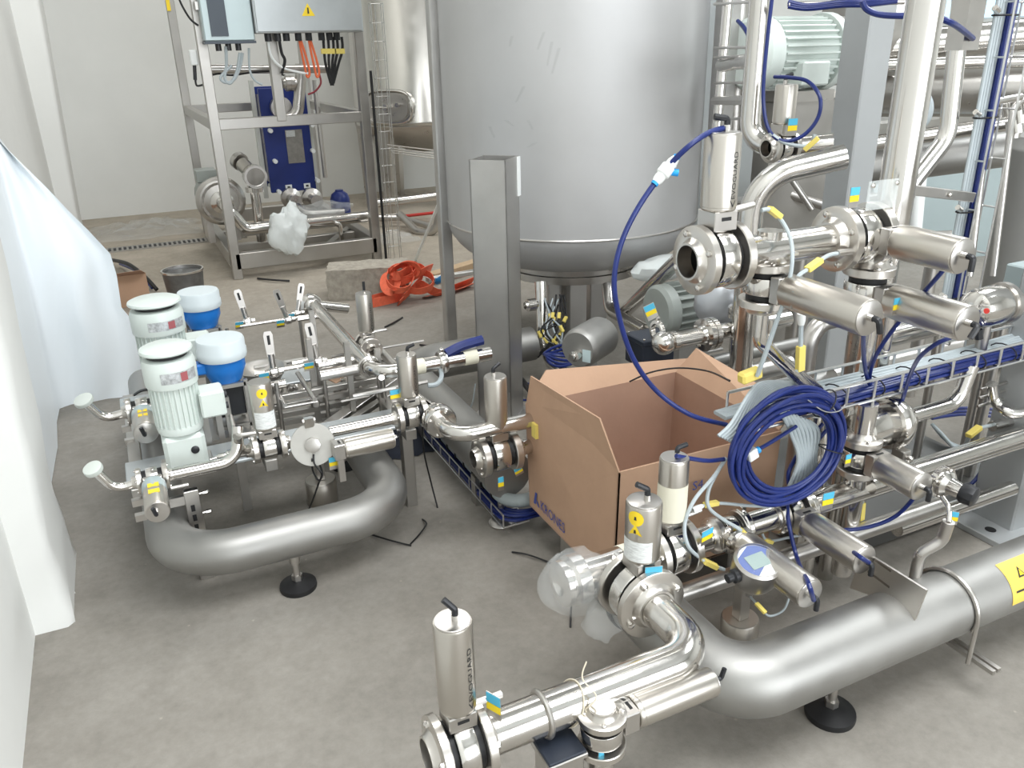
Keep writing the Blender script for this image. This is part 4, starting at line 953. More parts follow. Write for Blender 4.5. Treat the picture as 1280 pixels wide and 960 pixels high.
cable('blue_hose', 'bundle end of blue hose on the cross pipe clamp', [ln(n0, 'x', 556, 440)+Z*.03, ln(n0, 'x', 575, 436)+Z*.05, ln(n0, 'x', 600, 424)+Z*.06], .04, BLU, 'hose')
cable('grey_cable', 'grey cable drooping from the cross pipe in front of the grey duct', [ln(n0, 'x', 548, 452), g(552, 470, .46), g(546, 480, .45), g(535, 482, .45)], .018, GRC)
cable('grey_cable', 'thin grey wire curving down by the column foot', [g(594, 480, .35), g(590, 505, .25), g(580, 522, .15), g(574, 530, .12)], .006, GRC)
# small ball valves with slotted handles
def ballvalve(px, py, z, label, tilt=(0, 0, 1), sc=1.0, tg=True):
    c = g(px, py, z); u = V(tilt).normalized(); sd = X; T = Thing('ball_valve', label, 'ball valve', c)
    T.part('body', MB().lathe(c-X*.03*sc, X, [(0, 0), (.012*sc, 0), (.014*sc, .015*sc), (.02*sc, .02*sc), (.02*sc, .042*sc), (.014*sc, .048*sc), (.012*sc, .065*sc), (0, .065*sc)], 16), POL)
    T.part('stem', MB().cyl(c, c+u*.07*sc, .012*sc, n=12), SAT)
    h0 = c+u*.06*sc
    fwd = V((0, -1, 0)); fwd = (fwd-u*fwd.dot(u)).normalized(); rr = u.cross(fwd)
    poly = [(-.014, 0), (.014, 0), (.017, .08), (.012, .095), (-.012, .095), (-.017, .08)]
    hd = T.part('slotted_handle', MB().prism([h0+rr*x*sc+u*y*sc-fwd*.002 for x, y in poly], fwd*.004), SAT)
    T.part('handle_slot', MB().prism([h0+rr*x*sc+u*y*sc+fwd*.0025 for x, y in ((-.005, .045), (.005, .045), (.005, .08), (-.005, .08))], fwd*.001), BLK, hd)
    if tg: tag_plate(T, c+V((-.04, -.03, .0))*sc, .036*sc, .034*sc, X, V((0, -.4, .9)))
    return c
for a_ in ((342, 465, .50, 'ball valve with slotted handle standing over the cone hopper', (.0, .1, 1), 1.0),
           (309, 402, .50, 'ball valve with slotted handle right of the white-capped blue unit', (-.15, .1, 1), .95),
           (360, 400, .50, 'ball valve with slotted handle tilted left beside the rear rail', (-.25, .0, 1), .95),
           (397, 452, .50, 'ball valve with slotted handle next to the long cross pipe', (-.1, .1, 1), 1.0),
           (372, 392, .48, 'ball valve with a bent bracket behind the tilted handle', (.3, .2, 1), .9)):
    ballvalve(a_[0], a_[1], a_[2], a_[3], a_[4], a_[5])
for k, (x0, y0, x1_, y1_, d_, lb) in enumerate(((300, 408, 410, 392, .014, 'thin steel line joining the rear ball valves'), (318, 468, 445, 455, .016, 'thin steel line joining the front ball valves'), (365, 455, 400, 448, .022, 'short steel nipple between the front ball valves'),
        (398, 458, 455, 450, .03, 'tapered polished pipe leading into the cross pipe'), (400, 470, 455, 462, .04, 'grey steel pipe under the tapered polished pipe'), (372, 400, 400, 392, .018, 'short line from the tilted ball valve to the bulbous elbow'))):
    q = g(x0, y0, .49); pipe('steel_line', lb, [q, ln(q, 'x', x1_, y1_)], d_, POL if k != 4 else SAT)
for k, (px, y0, y1, lb) in enumerate(((374, 395, 450, 'thin upright tube below the rear ball valves'), (404, 465, 520, 'thin upright tube below the front ball valve beside the cross pipe'), (283, 410, 450, 'thin upright tube between the blue units'), (345, 478, 520, 'thin upright tube under the cone hopper'))):
    q = g(px, y0, .48); pipe('upright_tube', lb, [q, V((q.x, q.y, .2))], .016, SAT)
q = g(330, 480, .40)
T = Thing('cone_hopper', 'dark grey steel cone hopper under the front ball valve', 'hopper', q)
T.part('cone', MB().lathe(q-Z*.06, Z, [(0, 0), (.025, 0), (.09, .12), (.095, .13), (.085, .13), (0, .06)], 28), FRM); T.part('outlet', MB().cyl(q-Z*.1, q-Z*.05, .025, n=14), SAT)
q = g(300, 508, .36)
for k in range(5): solo('hose_clip', MB().ring(q+V((.05*k, .02*(k % 2), .03)), Y, .02, .014, .015, 14), SAT, 'small steel hose clip on the dosing skid rails', 'clip', 'hose clips on the skid rails')
solo('cardboard_scrap', MB().prism([g(410, 475, .40), g(432, 465, .40), g(428, 475, .40), g(420, 480, .40)], (0, 0, .004)), CARD, 'scrap of brown cardboard lying on the skid rails', 'scrap')

# ---------------------------------------------------------------- dosing pump motors
def motor(base, top, lab):
    """upright gear motor with a rain canopy"""
    H_ = top.z-base.z; s = 1/ppm((base+top)/2); b = base; R_ = 29*s
    T = Thing('gear_motor', lab, 'motor', b)
    T.part('gearbox', MB().box(b+Z*H_*.16, (50*s, 48*s, H_*.32)), MINT, bev=.012)
    T.part('foot_plate', MB().box(b+Z*.006, (62*s, 60*s, .012)), SAT, bev=.002)
    T.part('gear_window', MB().lathe(b+V((11*s, -24*s, H_*.2)), -Y, [(0, 0), (5*s, 0), (5*s, .004), (3.4*s, .006), (0, .006)], 18), BLP)
    T.part('gear_slot', MB().box(b+V((-2*s, -24.2*s, H_*.07)), (30*s, .003, 7*s)), BLK)
    T.part('flange', MB().lathe(b+Z*H_*.32, Z, [(0, 0), (24*s, 0), (27*s, .006), (28*s, .02), (27*s, .03), (0, .03)], 32), MINT)
    o = b+Z*(H_*.32+.03); Lb = H_*.32
    T.part('stator', MB().lathe(o, Z, [(0, 0), (R_*.9, 0), (R_*.9, Lb), (0, Lb)], 32), MINT)
    me = None
    for k in range(28):
        t = 2*math.pi*k/28; 
        if me is None: me = mesh_of(MB().box((0, 0, Lb/2), (R_*.13, .0035, Lb)), V((0, 0, 0)), 'cooling_fin', MINT)
        M = Matrix.Translation(o+V((math.cos(t), math.sin(t), 0))*R_*.93) @ Matrix.Rotation(t, 4, 'Z'); T.inst('cooling_fin', me, M)
    f0_ = o+Z*Lb; Lf = H_*.20
    fc = T.part('fan_cover', MB().lathe(f0_, Z, [(0, -.004), (R_*1.05, -.004), (R_*1.07, 0), (R_*1.07, Lf*.75), (R_*1.0, Lf*.95), (R_*.8, Lf), (0, Lf)], 36), MINT)
    t0 = f0_+Z*(Lf+.002)
    T.part('vent_gap', MB().cyl(t0, t0+Z*.016, R_*.82, n=32), BLK)
    T.part('rain_canopy', MB().lathe(t0+Z*.014, Z, [(0, 0), (R_*1.04, 0), (R_*1.07, .004), (R_*1.04, .011), (R_*.9, .016), (0, .018)], 36), MINT)
    # rating plate on the fan cover
    cdir = V((-b.x, -b.y, 0)).normalized(); th = math.atan2(cdir.y, cdir.x)+.35
    P = [[f0_+V((math.cos(th+u), math.sin(th+u), 0))*(R_*1.07+.0008)+Z*h for u in [-.75+1.5*i/10 for i in range(11)]] for h in (Lf*.2, Lf*.6)]
    pl_ = T.part('rating_plate', MB().grid(P), mat('rating_plate', (.50, .52, .53), .4, .4, var=.4, scale=70), fc, ang=180)
    P = [[f0_+V((math.cos(th+u), math.sin(th+u), 0))*(R_*1.07+.0016)+Z*h for u in [.0+.28*i/4 for i in range(5)]] for h in (Lf*.24, Lf*.56)]
    T.part('red_logo', MB().grid(P), mat('faded_red_print', (.36, .10, .11), .5), pl_, ang=180)
    tb = o+V((R_+12*s, -.02, Lb*.42))
    bx = T.part('terminal_box', MB().box(tb, (30*s, 34*s, Lb*.62)), MINT, bev=.006)
    for j in (-1, 1): T.part('cable_gland', MB().lathe(tb+V((15*s, -6*s, j*Lb*.14)), X, [(0, 0), (4.5*s, 0), (4.5*s, .008), (2.5*s, .009), (0, .004)], 14), BLP, bx)
    return T
base1 = g(236, 584, .37)
motor(base1, V((base1.x, base1.y, tp.z+.012)), 'mint green upright gear motor at the front of the dosing skid')
base2 = base1+V((0, dY, 0)); base2 = V((ln(tp, 'y', 193, 374).x, base1.y+dY, .37))
motor(base2, V((base2.x, base2.y, tp.z+.012)), 'mint green upright gear motor behind its twin beside the foil sheet')
def blue_unit(px, py, D, lab):
    b = g(px, py, .56); s = 1/ppm(b); T = Thing('dosing_pump', lab, 'pump', b); R_ = D/2*s
    T.part('blue_body', MB().lathe(b, Z, [(0, -.03), (R_*.66, -.03), (R_*.8, 0), (R_*.9, .02), (R_*.9, .055), (0, .055)], 32), SBL)
    T.part('blue_arm', MB().box(b+V((-R_*.9, -.01, .03)), (R_*.9, .05, .04)), SBL, bev=.006)
    T.part('white_cap', MB().lathe(b+Z*.055, Z, [(0, 0), (R_*1.0, 0), (R_*1.03, .008), (R_*1.03, .028), (R_, .032), (R_, .062), (R_*.95, .07), (0, .074)], 36), WCP)
    T.part('brass_nipple', MB().cyl(b+V((-R_*1.5, -.02, .05)), b+V((-R_*1.1, -.02, .05)), .018, n=12), mat('dull_brass', (.45, .38, .26), .4, .9))
    fr = MB()
    for x in (-1, 1):
        for y in (-1, 1): T.part('stand_leg', MB().box(V((b.x+x*R_*.7, b.y+y*R_*.7, (b.z-.02+zp)/2)), (.014, .014, b.z-.02-zp)), FRM)
    for y in (-1, 1):
        for z_ in (-.035, -.19): T.part('stand_rail', MB().box(b+V((0, y*R_*.7, z_)), (R_*1.4, .014, .014)), FRM)
    T.part('pump_block', MB().box(b+V((0, 0, -.10)), (R_*1.2, R_*1.1, .11)), BLP, bev=.004)
    return b
b1 = blue_unit(281, 464, 58, 'blue dosing head with white round cap beside the front motor')
b2 = blue_unit(253, 399, 50, 'blue dosing head with white round cap beside the rear motor')
for b_ in (b1, b2):
    SK.part('shelf', MB().box((b_.x, b_.y, zp-.006), (.24, .2, .012)), FRM); SK.part('shelf_post', MB().box((b_.x, b_.y, zp/2-.01), (.03, .03, zp-.02)), FRM)

# ---------------------------------------------------------------- floor wire tray with blue hoses
zt0 = .045
A = g(530, 546, zt0); Bp = ln(A, 'y', 634, 656); D_ = ln(Bp, 'x', 760, 636)
T = tray('floor_tray', 'low wire tray carrying blue hoses past the column valve', A, Bp, X, Z, .10, .05, .1, .003, skip_side=True)
for k in range(7):
    x_ = .010+.0135*(k % 4); z_ = .008+.0135*(k//4)
    Bk = Bp+V((x_, x_*.9, 0))
    pts = fillet([V((A.x+x_-.02, A.y+.25, .2+z_)), V((A.x+x_, A.y-.02, zt0+z_)), V((Bk.x, Bk.y, zt0+z_)), V((Bk.x+.14+.02*k, Bk.y-.0+.0, zt0+z_)), V((D_.x, Bk.y, zt0+z_))], .09, 8)
    solo('blue_hose', MB().tube(pts, .0065, 7), BLU, 'blue hose laid in the low wire tray round its corner', 'hose', 'blue hoses in the low wire tray')
T = Thing('grey_cable_bundle', 'thick grey cable bundle bound with black ties in the low tray', 'cable bundle', Bp)
pts = fillet([V((A.x+.042, A.y+.1, .104)), V((Bp.x+.042, Bp.y+.05, .104)), V((D_.x, Bp.y+.05, .09))], .07, 8)
T.part('sheath', MB().tube(pts, .024, 14), mat('pale_grey_wrap', (.36, .41, .42), .5, bump=.3, bscale=60, stretch=(1, .1, 1)))
for k in range(9):
    p = V((A.x+.042, A.y+.02+(Bp.y+.12-A.y)*k/8, .104)); T.part('black_tie', MB().ring(p, Y, .029, .024, .008, 14), BLK)
for k in range(3):
    p = V((Bp.x+.17+.14*k, Bp.y+.05, .095)); T.part('black_tie', MB().ring(p, X, .029, .024, .008, 14), BLK)
p = g(627, 655); solo('tray_foot', MB().lathe(V((p.x, p.y, 0)), Z, [(0, 0), (.045, 0), (.047, .01), (.035, .02), (.012, .024), (.012, .09), (0, .09)], 26), SAT, 'round steel foot under the corner of the low tray', 'levelling foot')
solo('cloth_rag', crumple(g(505, 553, .0), .22, .3, .05, 9, 4), mat('navy_cloth', (.018, .022, .035), .85), 'dark navy cloth lying under the feed valve', 'cloth', ang=60)

# clutter of thin lines among the dosing skid rails
rnd = random.Random(5)
for k in range(16):
    px, py, z_ = rnd.uniform(300, 450), rnd.uniform(440, 520), rnd.uniform(.36, .47); q = g(px, py, z_)
    if k % 3: pts = [q, q+X*rnd.uniform(.1, .3)]
    else: pts = [q, q+Y*rnd.uniform(.12, .3)]
    pipe('thin_line', 'thin steel line among the rails of the dosing skid', pts, rnd.choice((.010, .014, .018)), rnd.choice((SAT, FRM)), 'pipe', group='thin lines among the skid rails', n=10)
for k in range(8):
    q = g(rnd.uniform(320, 440), rnd.uniform(470, 520), .36)
    solo('line_fitting', MB().lathe(q, rnd.choice((X, Y, Z)), [(0, 0), (.012, 0), (.018, .01), (.018, .022), (.012, .03), (.012, .045), (0, .045)], 12), rnd.choice((POL, SAT)), 'small steel line fitting among the rails of the dosing skid', 'fitting', 'line fittings on the dosing skid')
# ---------------------------------------------------------------- thick matte pipe on the right
zb = .218; DB = .172; PB = ln(g(1037, 893), 'z', 1041, 805); XBL = 1.055; YBP = PB.y
T = Thing('trunk_pipe', 'thick matte grey pipe bending along the floor in front of the machine', 'pipe', (PB.x, YBP, zb))
T.part('pipe_run', MB().tube(fillet([V((XBL, 1.52, zb)), V((XBL, YBP, zb)), V((3.3, YBP, zb))], .115, 12), DB/2, 36), PICK)
T.part('end_ring', MB().ring((XBL, 1.50, zb), Y, DB/2+.006, DB/2-.02, .02, 36), BLK)
Td = Thing('floor_duct', 'thick dark grey pipe lying beside the low wire tray', 'pipe', (XBL, 2.32, .2))
Td.part('pipe_run', MB().tube(fillet([V((1.75, 3.5, .2)), V((XBL, 3.5, .2)), V((XBL, 2.32, .2))], .2, 12), DB/2, 32), PICK)
Td.part('end_cap', MB().cyl((XBL, 2.33, .2), (XBL, 2.315, .2), DB/2+.004, n=32), PICK)
for yy in (2.5, 3.1): Td.part('saddle', MB().box((XBL, yy, .06), (.12, .04, .12)), FRM)
pf_ = g(1037, 893); foot('levelling_foot', 'round black levelling foot under the thick trunk pipe', pf_.x, YBP, zb-DB/2-.0, .062)
q = V((PB.x+.5, YBP-.015, zb)); q = ln(PB, 'x', 1262, 742)
P = [[V((q.x+xx, q.y, zb))+V((0, -math.cos(t), math.sin(t)))*(DB/2+.001) for xx in (-.075, .09)] for t in [.0+1.35*i/10 for i in range(11)]]
lb = T.part('warning_label', MB().grid(P), mat('amber_label', (.80, .55, .10), .5), ang=180, label='yellow pressure warning label')
def onp(x, t, r=.0022): return V((q.x+x, q.y, zb))+V((0, -math.cos(t), math.sin(t)))*(DB/2+r)
T.part('triangle_mark', MB().add([onp(-.035, .75), onp(-.005, .75), onp(-.02, 1.08)], [[0, 1, 2]]), INKD, lb, ang=180)
T.part('triangle_inset', MB().add([onp(-.028, .8, .0026), onp(-.012, .8, .0026), onp(-.02, .99, .0026)], [[0, 1, 2]]), YEB, lb, ang=180)
for k in range(4): T.part('text_line', MB().add([onp(.01, 1.05-.14*k), onp(.07, 1.05-.14*k), onp(.07, 1.0-.14*k), onp(.01, 1.0-.14*k)], [[0, 1, 2, 3]]), INKD, lb, ang=180)
T.part('text_line', MB().add([onp(-.06, .42), onp(.07, .42), onp(.07, .36), onp(-.06, .36)], [[0, 1, 2, 3]]), INKD, lb, ang=180)
# U bolt round the trunk pipe
q = ln(PB, 'x', 1207, 760); q = V((q.x-.05, YBP, zb))
T = Thing('u_bolt', 'steel U-bolt clamped round the thick trunk pipe by its label', 'u-bolt', (q.x, q.y, .08))
T.part('hoop', MB().tube([q+V((0, -math.cos(t), math.sin(t)))*(DB/2+.006) for t in [math.pi*(-.12+1.24*i/20) for i in range(21)]], .006, 8), SAT)
for s_ in (-1, 1): T.part('hoop_leg', MB().cyl(q+V((0, s_*(DB/2+.006), 0)), q+V((0, s_*(DB/2+.006), -.13)), .006, n=8), SAT)
for s_ in (0, 1): T.part('foot_bar', MB().box((q.x+.02+.02*s_, q.y-.02, .095), (.012, .26, .012)), SAT)
# slotted plate on the trunk pipe
xs = gy(1141, 781, YBP-.06).x
pts = [gx(px, py, xs) for px, py in ((1078, 688), (1158, 738), (1141, 781), (1128, 776), (1124, 760), (1108, 752), (1062, 735))]
T = Thing('slotted_plate', 'upright steel plate with two slots standing on the trunk pipe', 'bracket', V((xs, sum(p.y for p in pts)/7, min(p.z for p in pts))))
pl_ = T.part('plate', MB().prism(pts, (.006, 0, 0)), FLG)
for (u0, v0, u1, v1) in ((1094, 700, 1114, 714), (1085, 714, 1112, 734)):
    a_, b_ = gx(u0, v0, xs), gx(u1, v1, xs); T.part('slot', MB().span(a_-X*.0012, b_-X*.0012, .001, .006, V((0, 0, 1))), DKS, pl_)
bq = gx(1116, 757, xs); T.inst('bolt', BOLT, frame_mat(bq, -X, (.012, .012, .016)))
# swan-neck drain standing on the trunk pipe
q = g(1145, 715, zb+DB/2); 
pipe('swan_drain', 'swan-necked steel drain tube rising from behind the trunk pipe', [V((q.x, q.y, q.z-.1)), V((q.x, q.y, q.z+.02)), g(1150, 692, .36), g(1178, 676, .40), g(1186, 652, .46)], .03, SAT, bend=.04)
pipe('drain_tube', 'bright bent tube joining the handle valve to the swan drain', [g(1186, 652, .46), g(1187, 635, .49), g(1178, 622, .50)], .014, POL, bend=.03)
tT = Thing('marker_plate', 'cyan marker plate clipped to the swan drain', 'marker', g(1193, 646, .46)); tag_plate(tT, g(1193, 646, .46), .018, .03, V((.7, -.7, 0)), Z)
# ---------------------------------------------------------------- right hand columns and vessel
pc = g(1262, 672); 
T = post('machine_column', 'square grey machine column with base plate beside the trunk pipe', pc+V((.08, .08, 0)), .16, 1.25, COLM)
T.part('base_plate', MB().box((pc.x+.06, pc.y+.1, .012), (.32, .34, .024)), COLM, bev=.003)
for i in (0, 1): T.part('bolt_hole', MB().cyl((pc.x-.05, pc.y+.04+.14*i, .0245), (pc.x-.05, pc.y+.04+.14*i, .0252), .018, n=14), BLK)
pc = g(1028, 470)
post('machine_column', 'tall square grey column rising behind the polished header valves', pc, .15, 4.0, COLM, plate=.25)
pv = g(1262, 458)
T = Thing('buffer_vessel', 'grey upright cylindrical vessel behind the vertical cable ladder', 'vessel', pv)
vz = ln(pv, 'z', 1290, 166).z; vr = .20
T.part('shell', MB().lathe(V((pv.x, pv.y, 0)), Z, [(0, .12), (vr*.9, .12), (vr, .2), (vr, vz-.08), (vr*1.015, vz-.075), (vr*1.015, vz-.06), (vr, vz-.055), (vr*.97, vz-.01), (vr*.8, vz+.015), (0, vz+.03)], 44), mat('vessel_steel', (.42, .42, .41), .5, .5, var=.03, scale=3))
for k in range(3):
    t = 2.1*k+.6; T.part('leg', MB().cyl((pv.x+vr*.7*math.cos(t), pv.y+vr*.7*math.sin(t), 0), (pv.x+vr*.7*math.cos(t), pv.y+vr*.7*math.sin(t), .2), .025, n=10), SAT)
solo('wall_cabinet', MB().box(gd(1278, 366, 3.3)+V((.17, 0, 0)), (.28, .2, .16)), CAB, 'pale blue-grey cabinet standing behind the domed transmitter', 'cabinet', bev=.005)

# ---------------------------------------------------------------- cardboard box
zbx = .12; bxA = g(766, 738, zbx); x0, y0 = bxA.x, bxA.y; y1b = ln(bxA, 'y', 684, 610).y
hb = ln(V((x0, y0, zbx)), 'z', 780, 592).z; x1b = ln(V((x0, y0, hb)), 'x', 975, 541).x
for k_, (xx, yy) in enumerate(((x0+.06, y0+.2), (x1b-.06, y0+.2))):
    solo('dunnage_block', MB().box((xx, yy, (zbx-.001)/2), (.09, .3, zbx-.001)), FRM, ('grey block propping up the left side of the cardboard box', 'grey block propping up the right side of the cardboard box')[k_], 'block', bev=.004)
T = Thing('cardboard_box', 'large open brown cardboard box behind the wrapped pipe fitting', 'box', ((x0+x1b)/2, (y0+y1b)/2, zbx))
t = .006
T.part('bottom', MB().box(((x0+x1b)/2, (y0+y1b)/2, zbx+.004), (x1b-x0, y1b-y0, t)), CARD2)
lw = T.part('left_wall', MB().prism([V((x0, y0, zbx)), V((x0, y1b, zbx)), V((x0-.01, y1b, hb)), V((x0+.008, y0, hb))], (t, 0, 0)), CARD)
T.part('right_wall', MB().prism([V((x1b, y0, zbx)), V((x1b, y1b, zbx)), V((x1b+.01, y1b, hb)), V((x1b+.0, y0, hb))], (t, 0, 0)), CARD2)
fw = T.part('front_wall', MB().prism([V((x0, y0, zbx)), V((x1b, y0, zbx)), V((x1b, y0-.01, hb)), V((x0+.008, y0, hb))], (0, t, 0)), CARD)
T.part('back_wall', MB().prism([V((x0, y1b, zbx)), V((x1b, y1b, zbx)), V((x1b+.01, y1b+.0, hb)), V((x0-.01, y1b, hb))], (0, t, 0)), CARD2)
# flaps
tm = gx(745, 524, x0-.03)
T.part('left_flap', MB().prism([V((x0-.01, y1b, hb)), V((x0-.012, y1b-.04, gx(678, 481, x0-.012).z)), V((x0-.02, tm.y, tm.z)), V((x0+.008, y0, hb))], (t*.8, 0, 0)), CARD)
bl = gy(683, 463, y1b+.05); br = gy(876, 447, y1b+.05)
T.part('back_flap', MB().prism([V((x0-.01, y1b, hb)), V((x1b+.01, y1b, hb)), V((br.x, y1b+.05, br.z)), V((bl.x, y1b+.05, bl.z))], (0, t*.8, 0)), CARD)
rf = gx(905, 478, x1b+.12)
T.part('right_flap', MB().prism([V((x1b+.01, y1b, hb)), V((x1b, y0, hb)), V((x1b+.12, y0+.06, hb+.03)), V((x1b+.07, y1b-.03, hb+.09))], (0, 0, -t)), CARD)
# print
def onleft(x, y): # x runs towards the camera along the left wall
    return V((x0-.0016-.01*max(0, (.03+y)/(hb-zbx)), y1b-.0-x, zbx+.03+y))
T.part('lettering', text_mesh('KRONES', lambda x, y: onleft(x*.66+.08, y*.8), INK, .068), INK, lw, ang=180)
T.part('emblem', MB().add([onleft(*q) for q in ((.03, .0), (.045, .0), (.06, .05), (.046, .05))], [[0, 1, 2, 3]]).add([onleft(*q) for q in ((.05, .02), (.06, .02), (.074, .0), (.062, .0))], [[0, 1, 2, 3]]), INK, lw, ang=180)
sp = gy(863, 612, y0-.003)
T.part('lettering', text_mesh('S4', lambda x, y: V((sp.x+x, y0-.0035-.01*((sp.z+y-zbx)/(hb-zbx)), sp.z+y)), INK, .042), INK, fw, ang=180)

# ---------------------------------------------------------------- front manifold
zF = .38
Pv = g(575, 932, zF); s = 1/ppm(Pv)
end = ln(Pv, 'z', 567, 776)
RF = 98*s/2
valve('front_valve', 'upright butterfly valve with lettered actuator at the open pipe end in front', Pv, X, Z, 54*s, 98*s, 74*s, end.z-zF-RF*.84-.034, 47*s, neck=.034, words='EVOGUARD', wa=math.radians(62), side=V((0, -1, 0)), plug=V((-.6, .4, .7)), sensor=V((1, .0, .0)), tagp=(g(617, 880, zF+.09), 0, V((.45, -.9, 0)), Z, .034, .045))
Pe = ln(Pv, 'x', 876, 814)
pipe('front_pipe', 'bright polished pipe with an elbow across the foreground', [Pv+X*.05, Pe, V((Pe.x, Pe.y+.17, zF))], 55*s, POL, bend=.088, n=28, seg=12)
q = ln(Pv, 'x', 677, 890)
T = Thing('pipe_shackle', 'round steel pipe shackle holding the foreground pipe', 'pipe clamp', q)
T.part('hoop', MB().tube([q+V((0, math.cos(t), math.sin(t)))*(29.5*s) for t in [2*math.pi*i/30 for i in range(30)]], .0055, 8, closed=True), SAT)
T.part('hanger_bolt', MB().cyl(q-Z*28*s+X*.0, q-Z*28*s-Z*.06, .006, n=8), SAT)
q = g(699, 932, zF-.055)
T = Thing('support_stand', 'square steel stand with a dark slate cap under the foreground pipe', 'stand', (q.x, q.y, 0))
T.part('square_post', MB().box((q.x, q.y, (q.z-.01)/2), (.075, .07, q.z-.01)), SAT, bev=.003)
T.part('cap_tray', MB().box((q.x, q.y, q.z-.008), (.088, .08, .012)), SAT, bev=.002)
T.part('dark_cap', MB().box((q.x, q.y, q.z), (.083, .075, .008)), NAVY, bev=.002)
# twine tied round the pipe
q = ln(Pv, 'x', 712, 876)
T = Thing('twine', 'loose natural twine tied round the foreground pipe', 'twine', q)
T.part('twine_loop', MB().tube([q+V((.012*math.sin(t*2), math.cos(t), math.sin(t)))*1.0 if False else q+V((.018*math.sin(t), 28.6*s*math.cos(t), 28.6*s*math.sin(t))) for t in [2*math.pi*i/30 for i in range(30)]], .0016, 6, closed=True), STRNG)
k0 = q+V((.012, -26*s, 8*s)); T.part('twine_end', MB().tube(spline([k0, k0+V((.02, -.006, .03)), g(728, 848, zF+.07), g(733, 827, zF+.10)]), .0016, 6), STRNG)
T.part('twine_end', MB().tube(spline([k0, k0+V((0, -.015, -.03)), k0+V((.012, -.012, -.065))]), .0016, 6), STRNG)
# drum valve with level actuator
c = g(752, 912, zF-.04); s3 = 1/ppm(c)
e = ln(c, 'x', 886, 852)
T, ee = valve('drum_valve', 'polished valve with actuator lying level below the foreground pipe', c, Z, X, 34*s3, 62*s3, 62*s3, (e-c).length-31*s3*.84-.034, 40*s3, neck=.034, plug=V((.3, 0, 1)), tagp=(g(757, 942, zF-.07), 0, X, Z, .034, .03), off=.01)
pipe('drop_pipe', 'polished pipe dropping from the drum valve to the floor', [c-Z*.05, V((c.x, c.y, .0))], 34*s3, POL)
pipe('top_nipple', 'short polished nipple on top of the drum valve', [c+Z*31*s3*.3, c+Z*(31*s3+.012)], 32*s3, POL)
# branch valve with warning stickers
pb_ = V((Pe.x, g(800, 738, zF).y, zF)); pb_ = ln(Pe, 'y', 801, 740); s = 1/ppm(pb_)
eb = ln(pb_, 'z', 828, 628)
valve('branch_valve', 'upright valve with yellow warning stickers next to the plastic wrapped fitting', pb_, Y, Z, 50*s, 92*s, 62*s, eb.z-zF-46*s*.84-.03, 44*s, neck=.03, warn=True, wa=math.radians(150), side=V((0, -1, 0)), plug=V((-.8, .2, .5)), tagp=(g(812, 708, zF+.08)+V((-.01, -.03, 0)), 0, V((.9, -.3, 0)), Z, .042, .044))
pt2 = ln(Pe, 'y', 772, 704)
T = Thing('manifold_tee', 'polished tee between the wrapped fitting and the branch valve', 'pipe fitting', pt2)
T.part('run', MB().cyl(pt2-X*.1, pt2+X*.14, 25*s, n=24), POL); T.part('branch', MB().cyl(pt2, pt2-Y*.09, 25*s, n=24), POL)
T.part('cream_tape', MB().lathe(pt2+X*.02, X, [(25.3*s, 0), (25.8*s, .001), (25.8*s, .045), (25.3*s, .046)], 26), CRM)
w0 = pt2-X*.11
T = Thing('wrapped_fitting', 'clamp fitting wrapped in crumpled clear plastic at the manifold end', 'pipe fitting', w0)
T.part('clamp_ring', MB().ring(w0+X*.0, X, 33*s, 22*s, .03, 28), POL)
T.part('end_ferrule', MB().lathe(w0, -X, [(0, .0), (26*s, .0), (26*s, .025), (30*s, .03), (30*s, .045), (15*s, .05), (0, .03)], 28), POL)
T.part('plastic_wrap', bagmesh(w0-X*.005-Z*.004, .085, .075, .085, 21, 22, .11), FILM, ang=60)
T.part('plastic_tail', bagmesh(w0+V((.05, -.05, -.10)), .05, .035, .06, 31, 14, .2), FILM, ang=60)
# next valve on the manifold
pm2 = ln(pt2, 'x', 838, 692); sm = 1/ppm(pm2); em = ln(pm2, 'z', 843, 572)
valve('banded_valve', 'upright valve with a cream paper band round its actuator before the box', pm2, X, Z, 40*sm, 72*sm, 62*sm, em.z-zF-36*sm*.84-.03, 36*sm, neck=.03, band=True, side=V((0, -1, 0)), plug=V((1, 0, .1)), tagp=(g(884, 669, zF+.07), 0, V((.9, -.1, .3)), Z, .034, .034), sensor=V((1, 0, .1)))
pq = ln(pt2, 'x', 1300, 545)
pipe('manifold_header', 'long polished header pipe running right from the banded valve', [pm2+X*.05, pq], 34*sm, POL, n=24)
q = ln(pt2, 'x', 905, 676)
T = Thing('sensor_neck', 'ribbed polished sensor neck with clamp on the header pipe', 'pipe fitting', q)
T.part('ribbed_neck', MB().lathe(q, V((0, -1, .1)), [(.02, 0), (.02, .03), (.036, .032), (.038, .045), (.024, .05), (.022, .06), (.034, .062), (.034, .075), (.018, .08), (.018, .11), (0, .11)], 26), POL)
for px in (930, 975, 1012):
    qq = ln(pt2, 'x', px, 700-px*.03); clamp('pipe_clamp', {930: 'clamp on the header pipe beside the sensor neck', 975: 'clamp on the header pipe under the hose coil', 1012: 'clamp on the header pipe by the yellow marker plate'}[px], ln(pt2, 'x', px, 676-(px-905)*.27), X, 34*sm, .022)
pipe('lower_pipe', 'second steel pipe running level below the manifold header', [g(800, 760, .26), ln(g(800, 760, .26), 'x', 1180, 640)], .05, SAT)
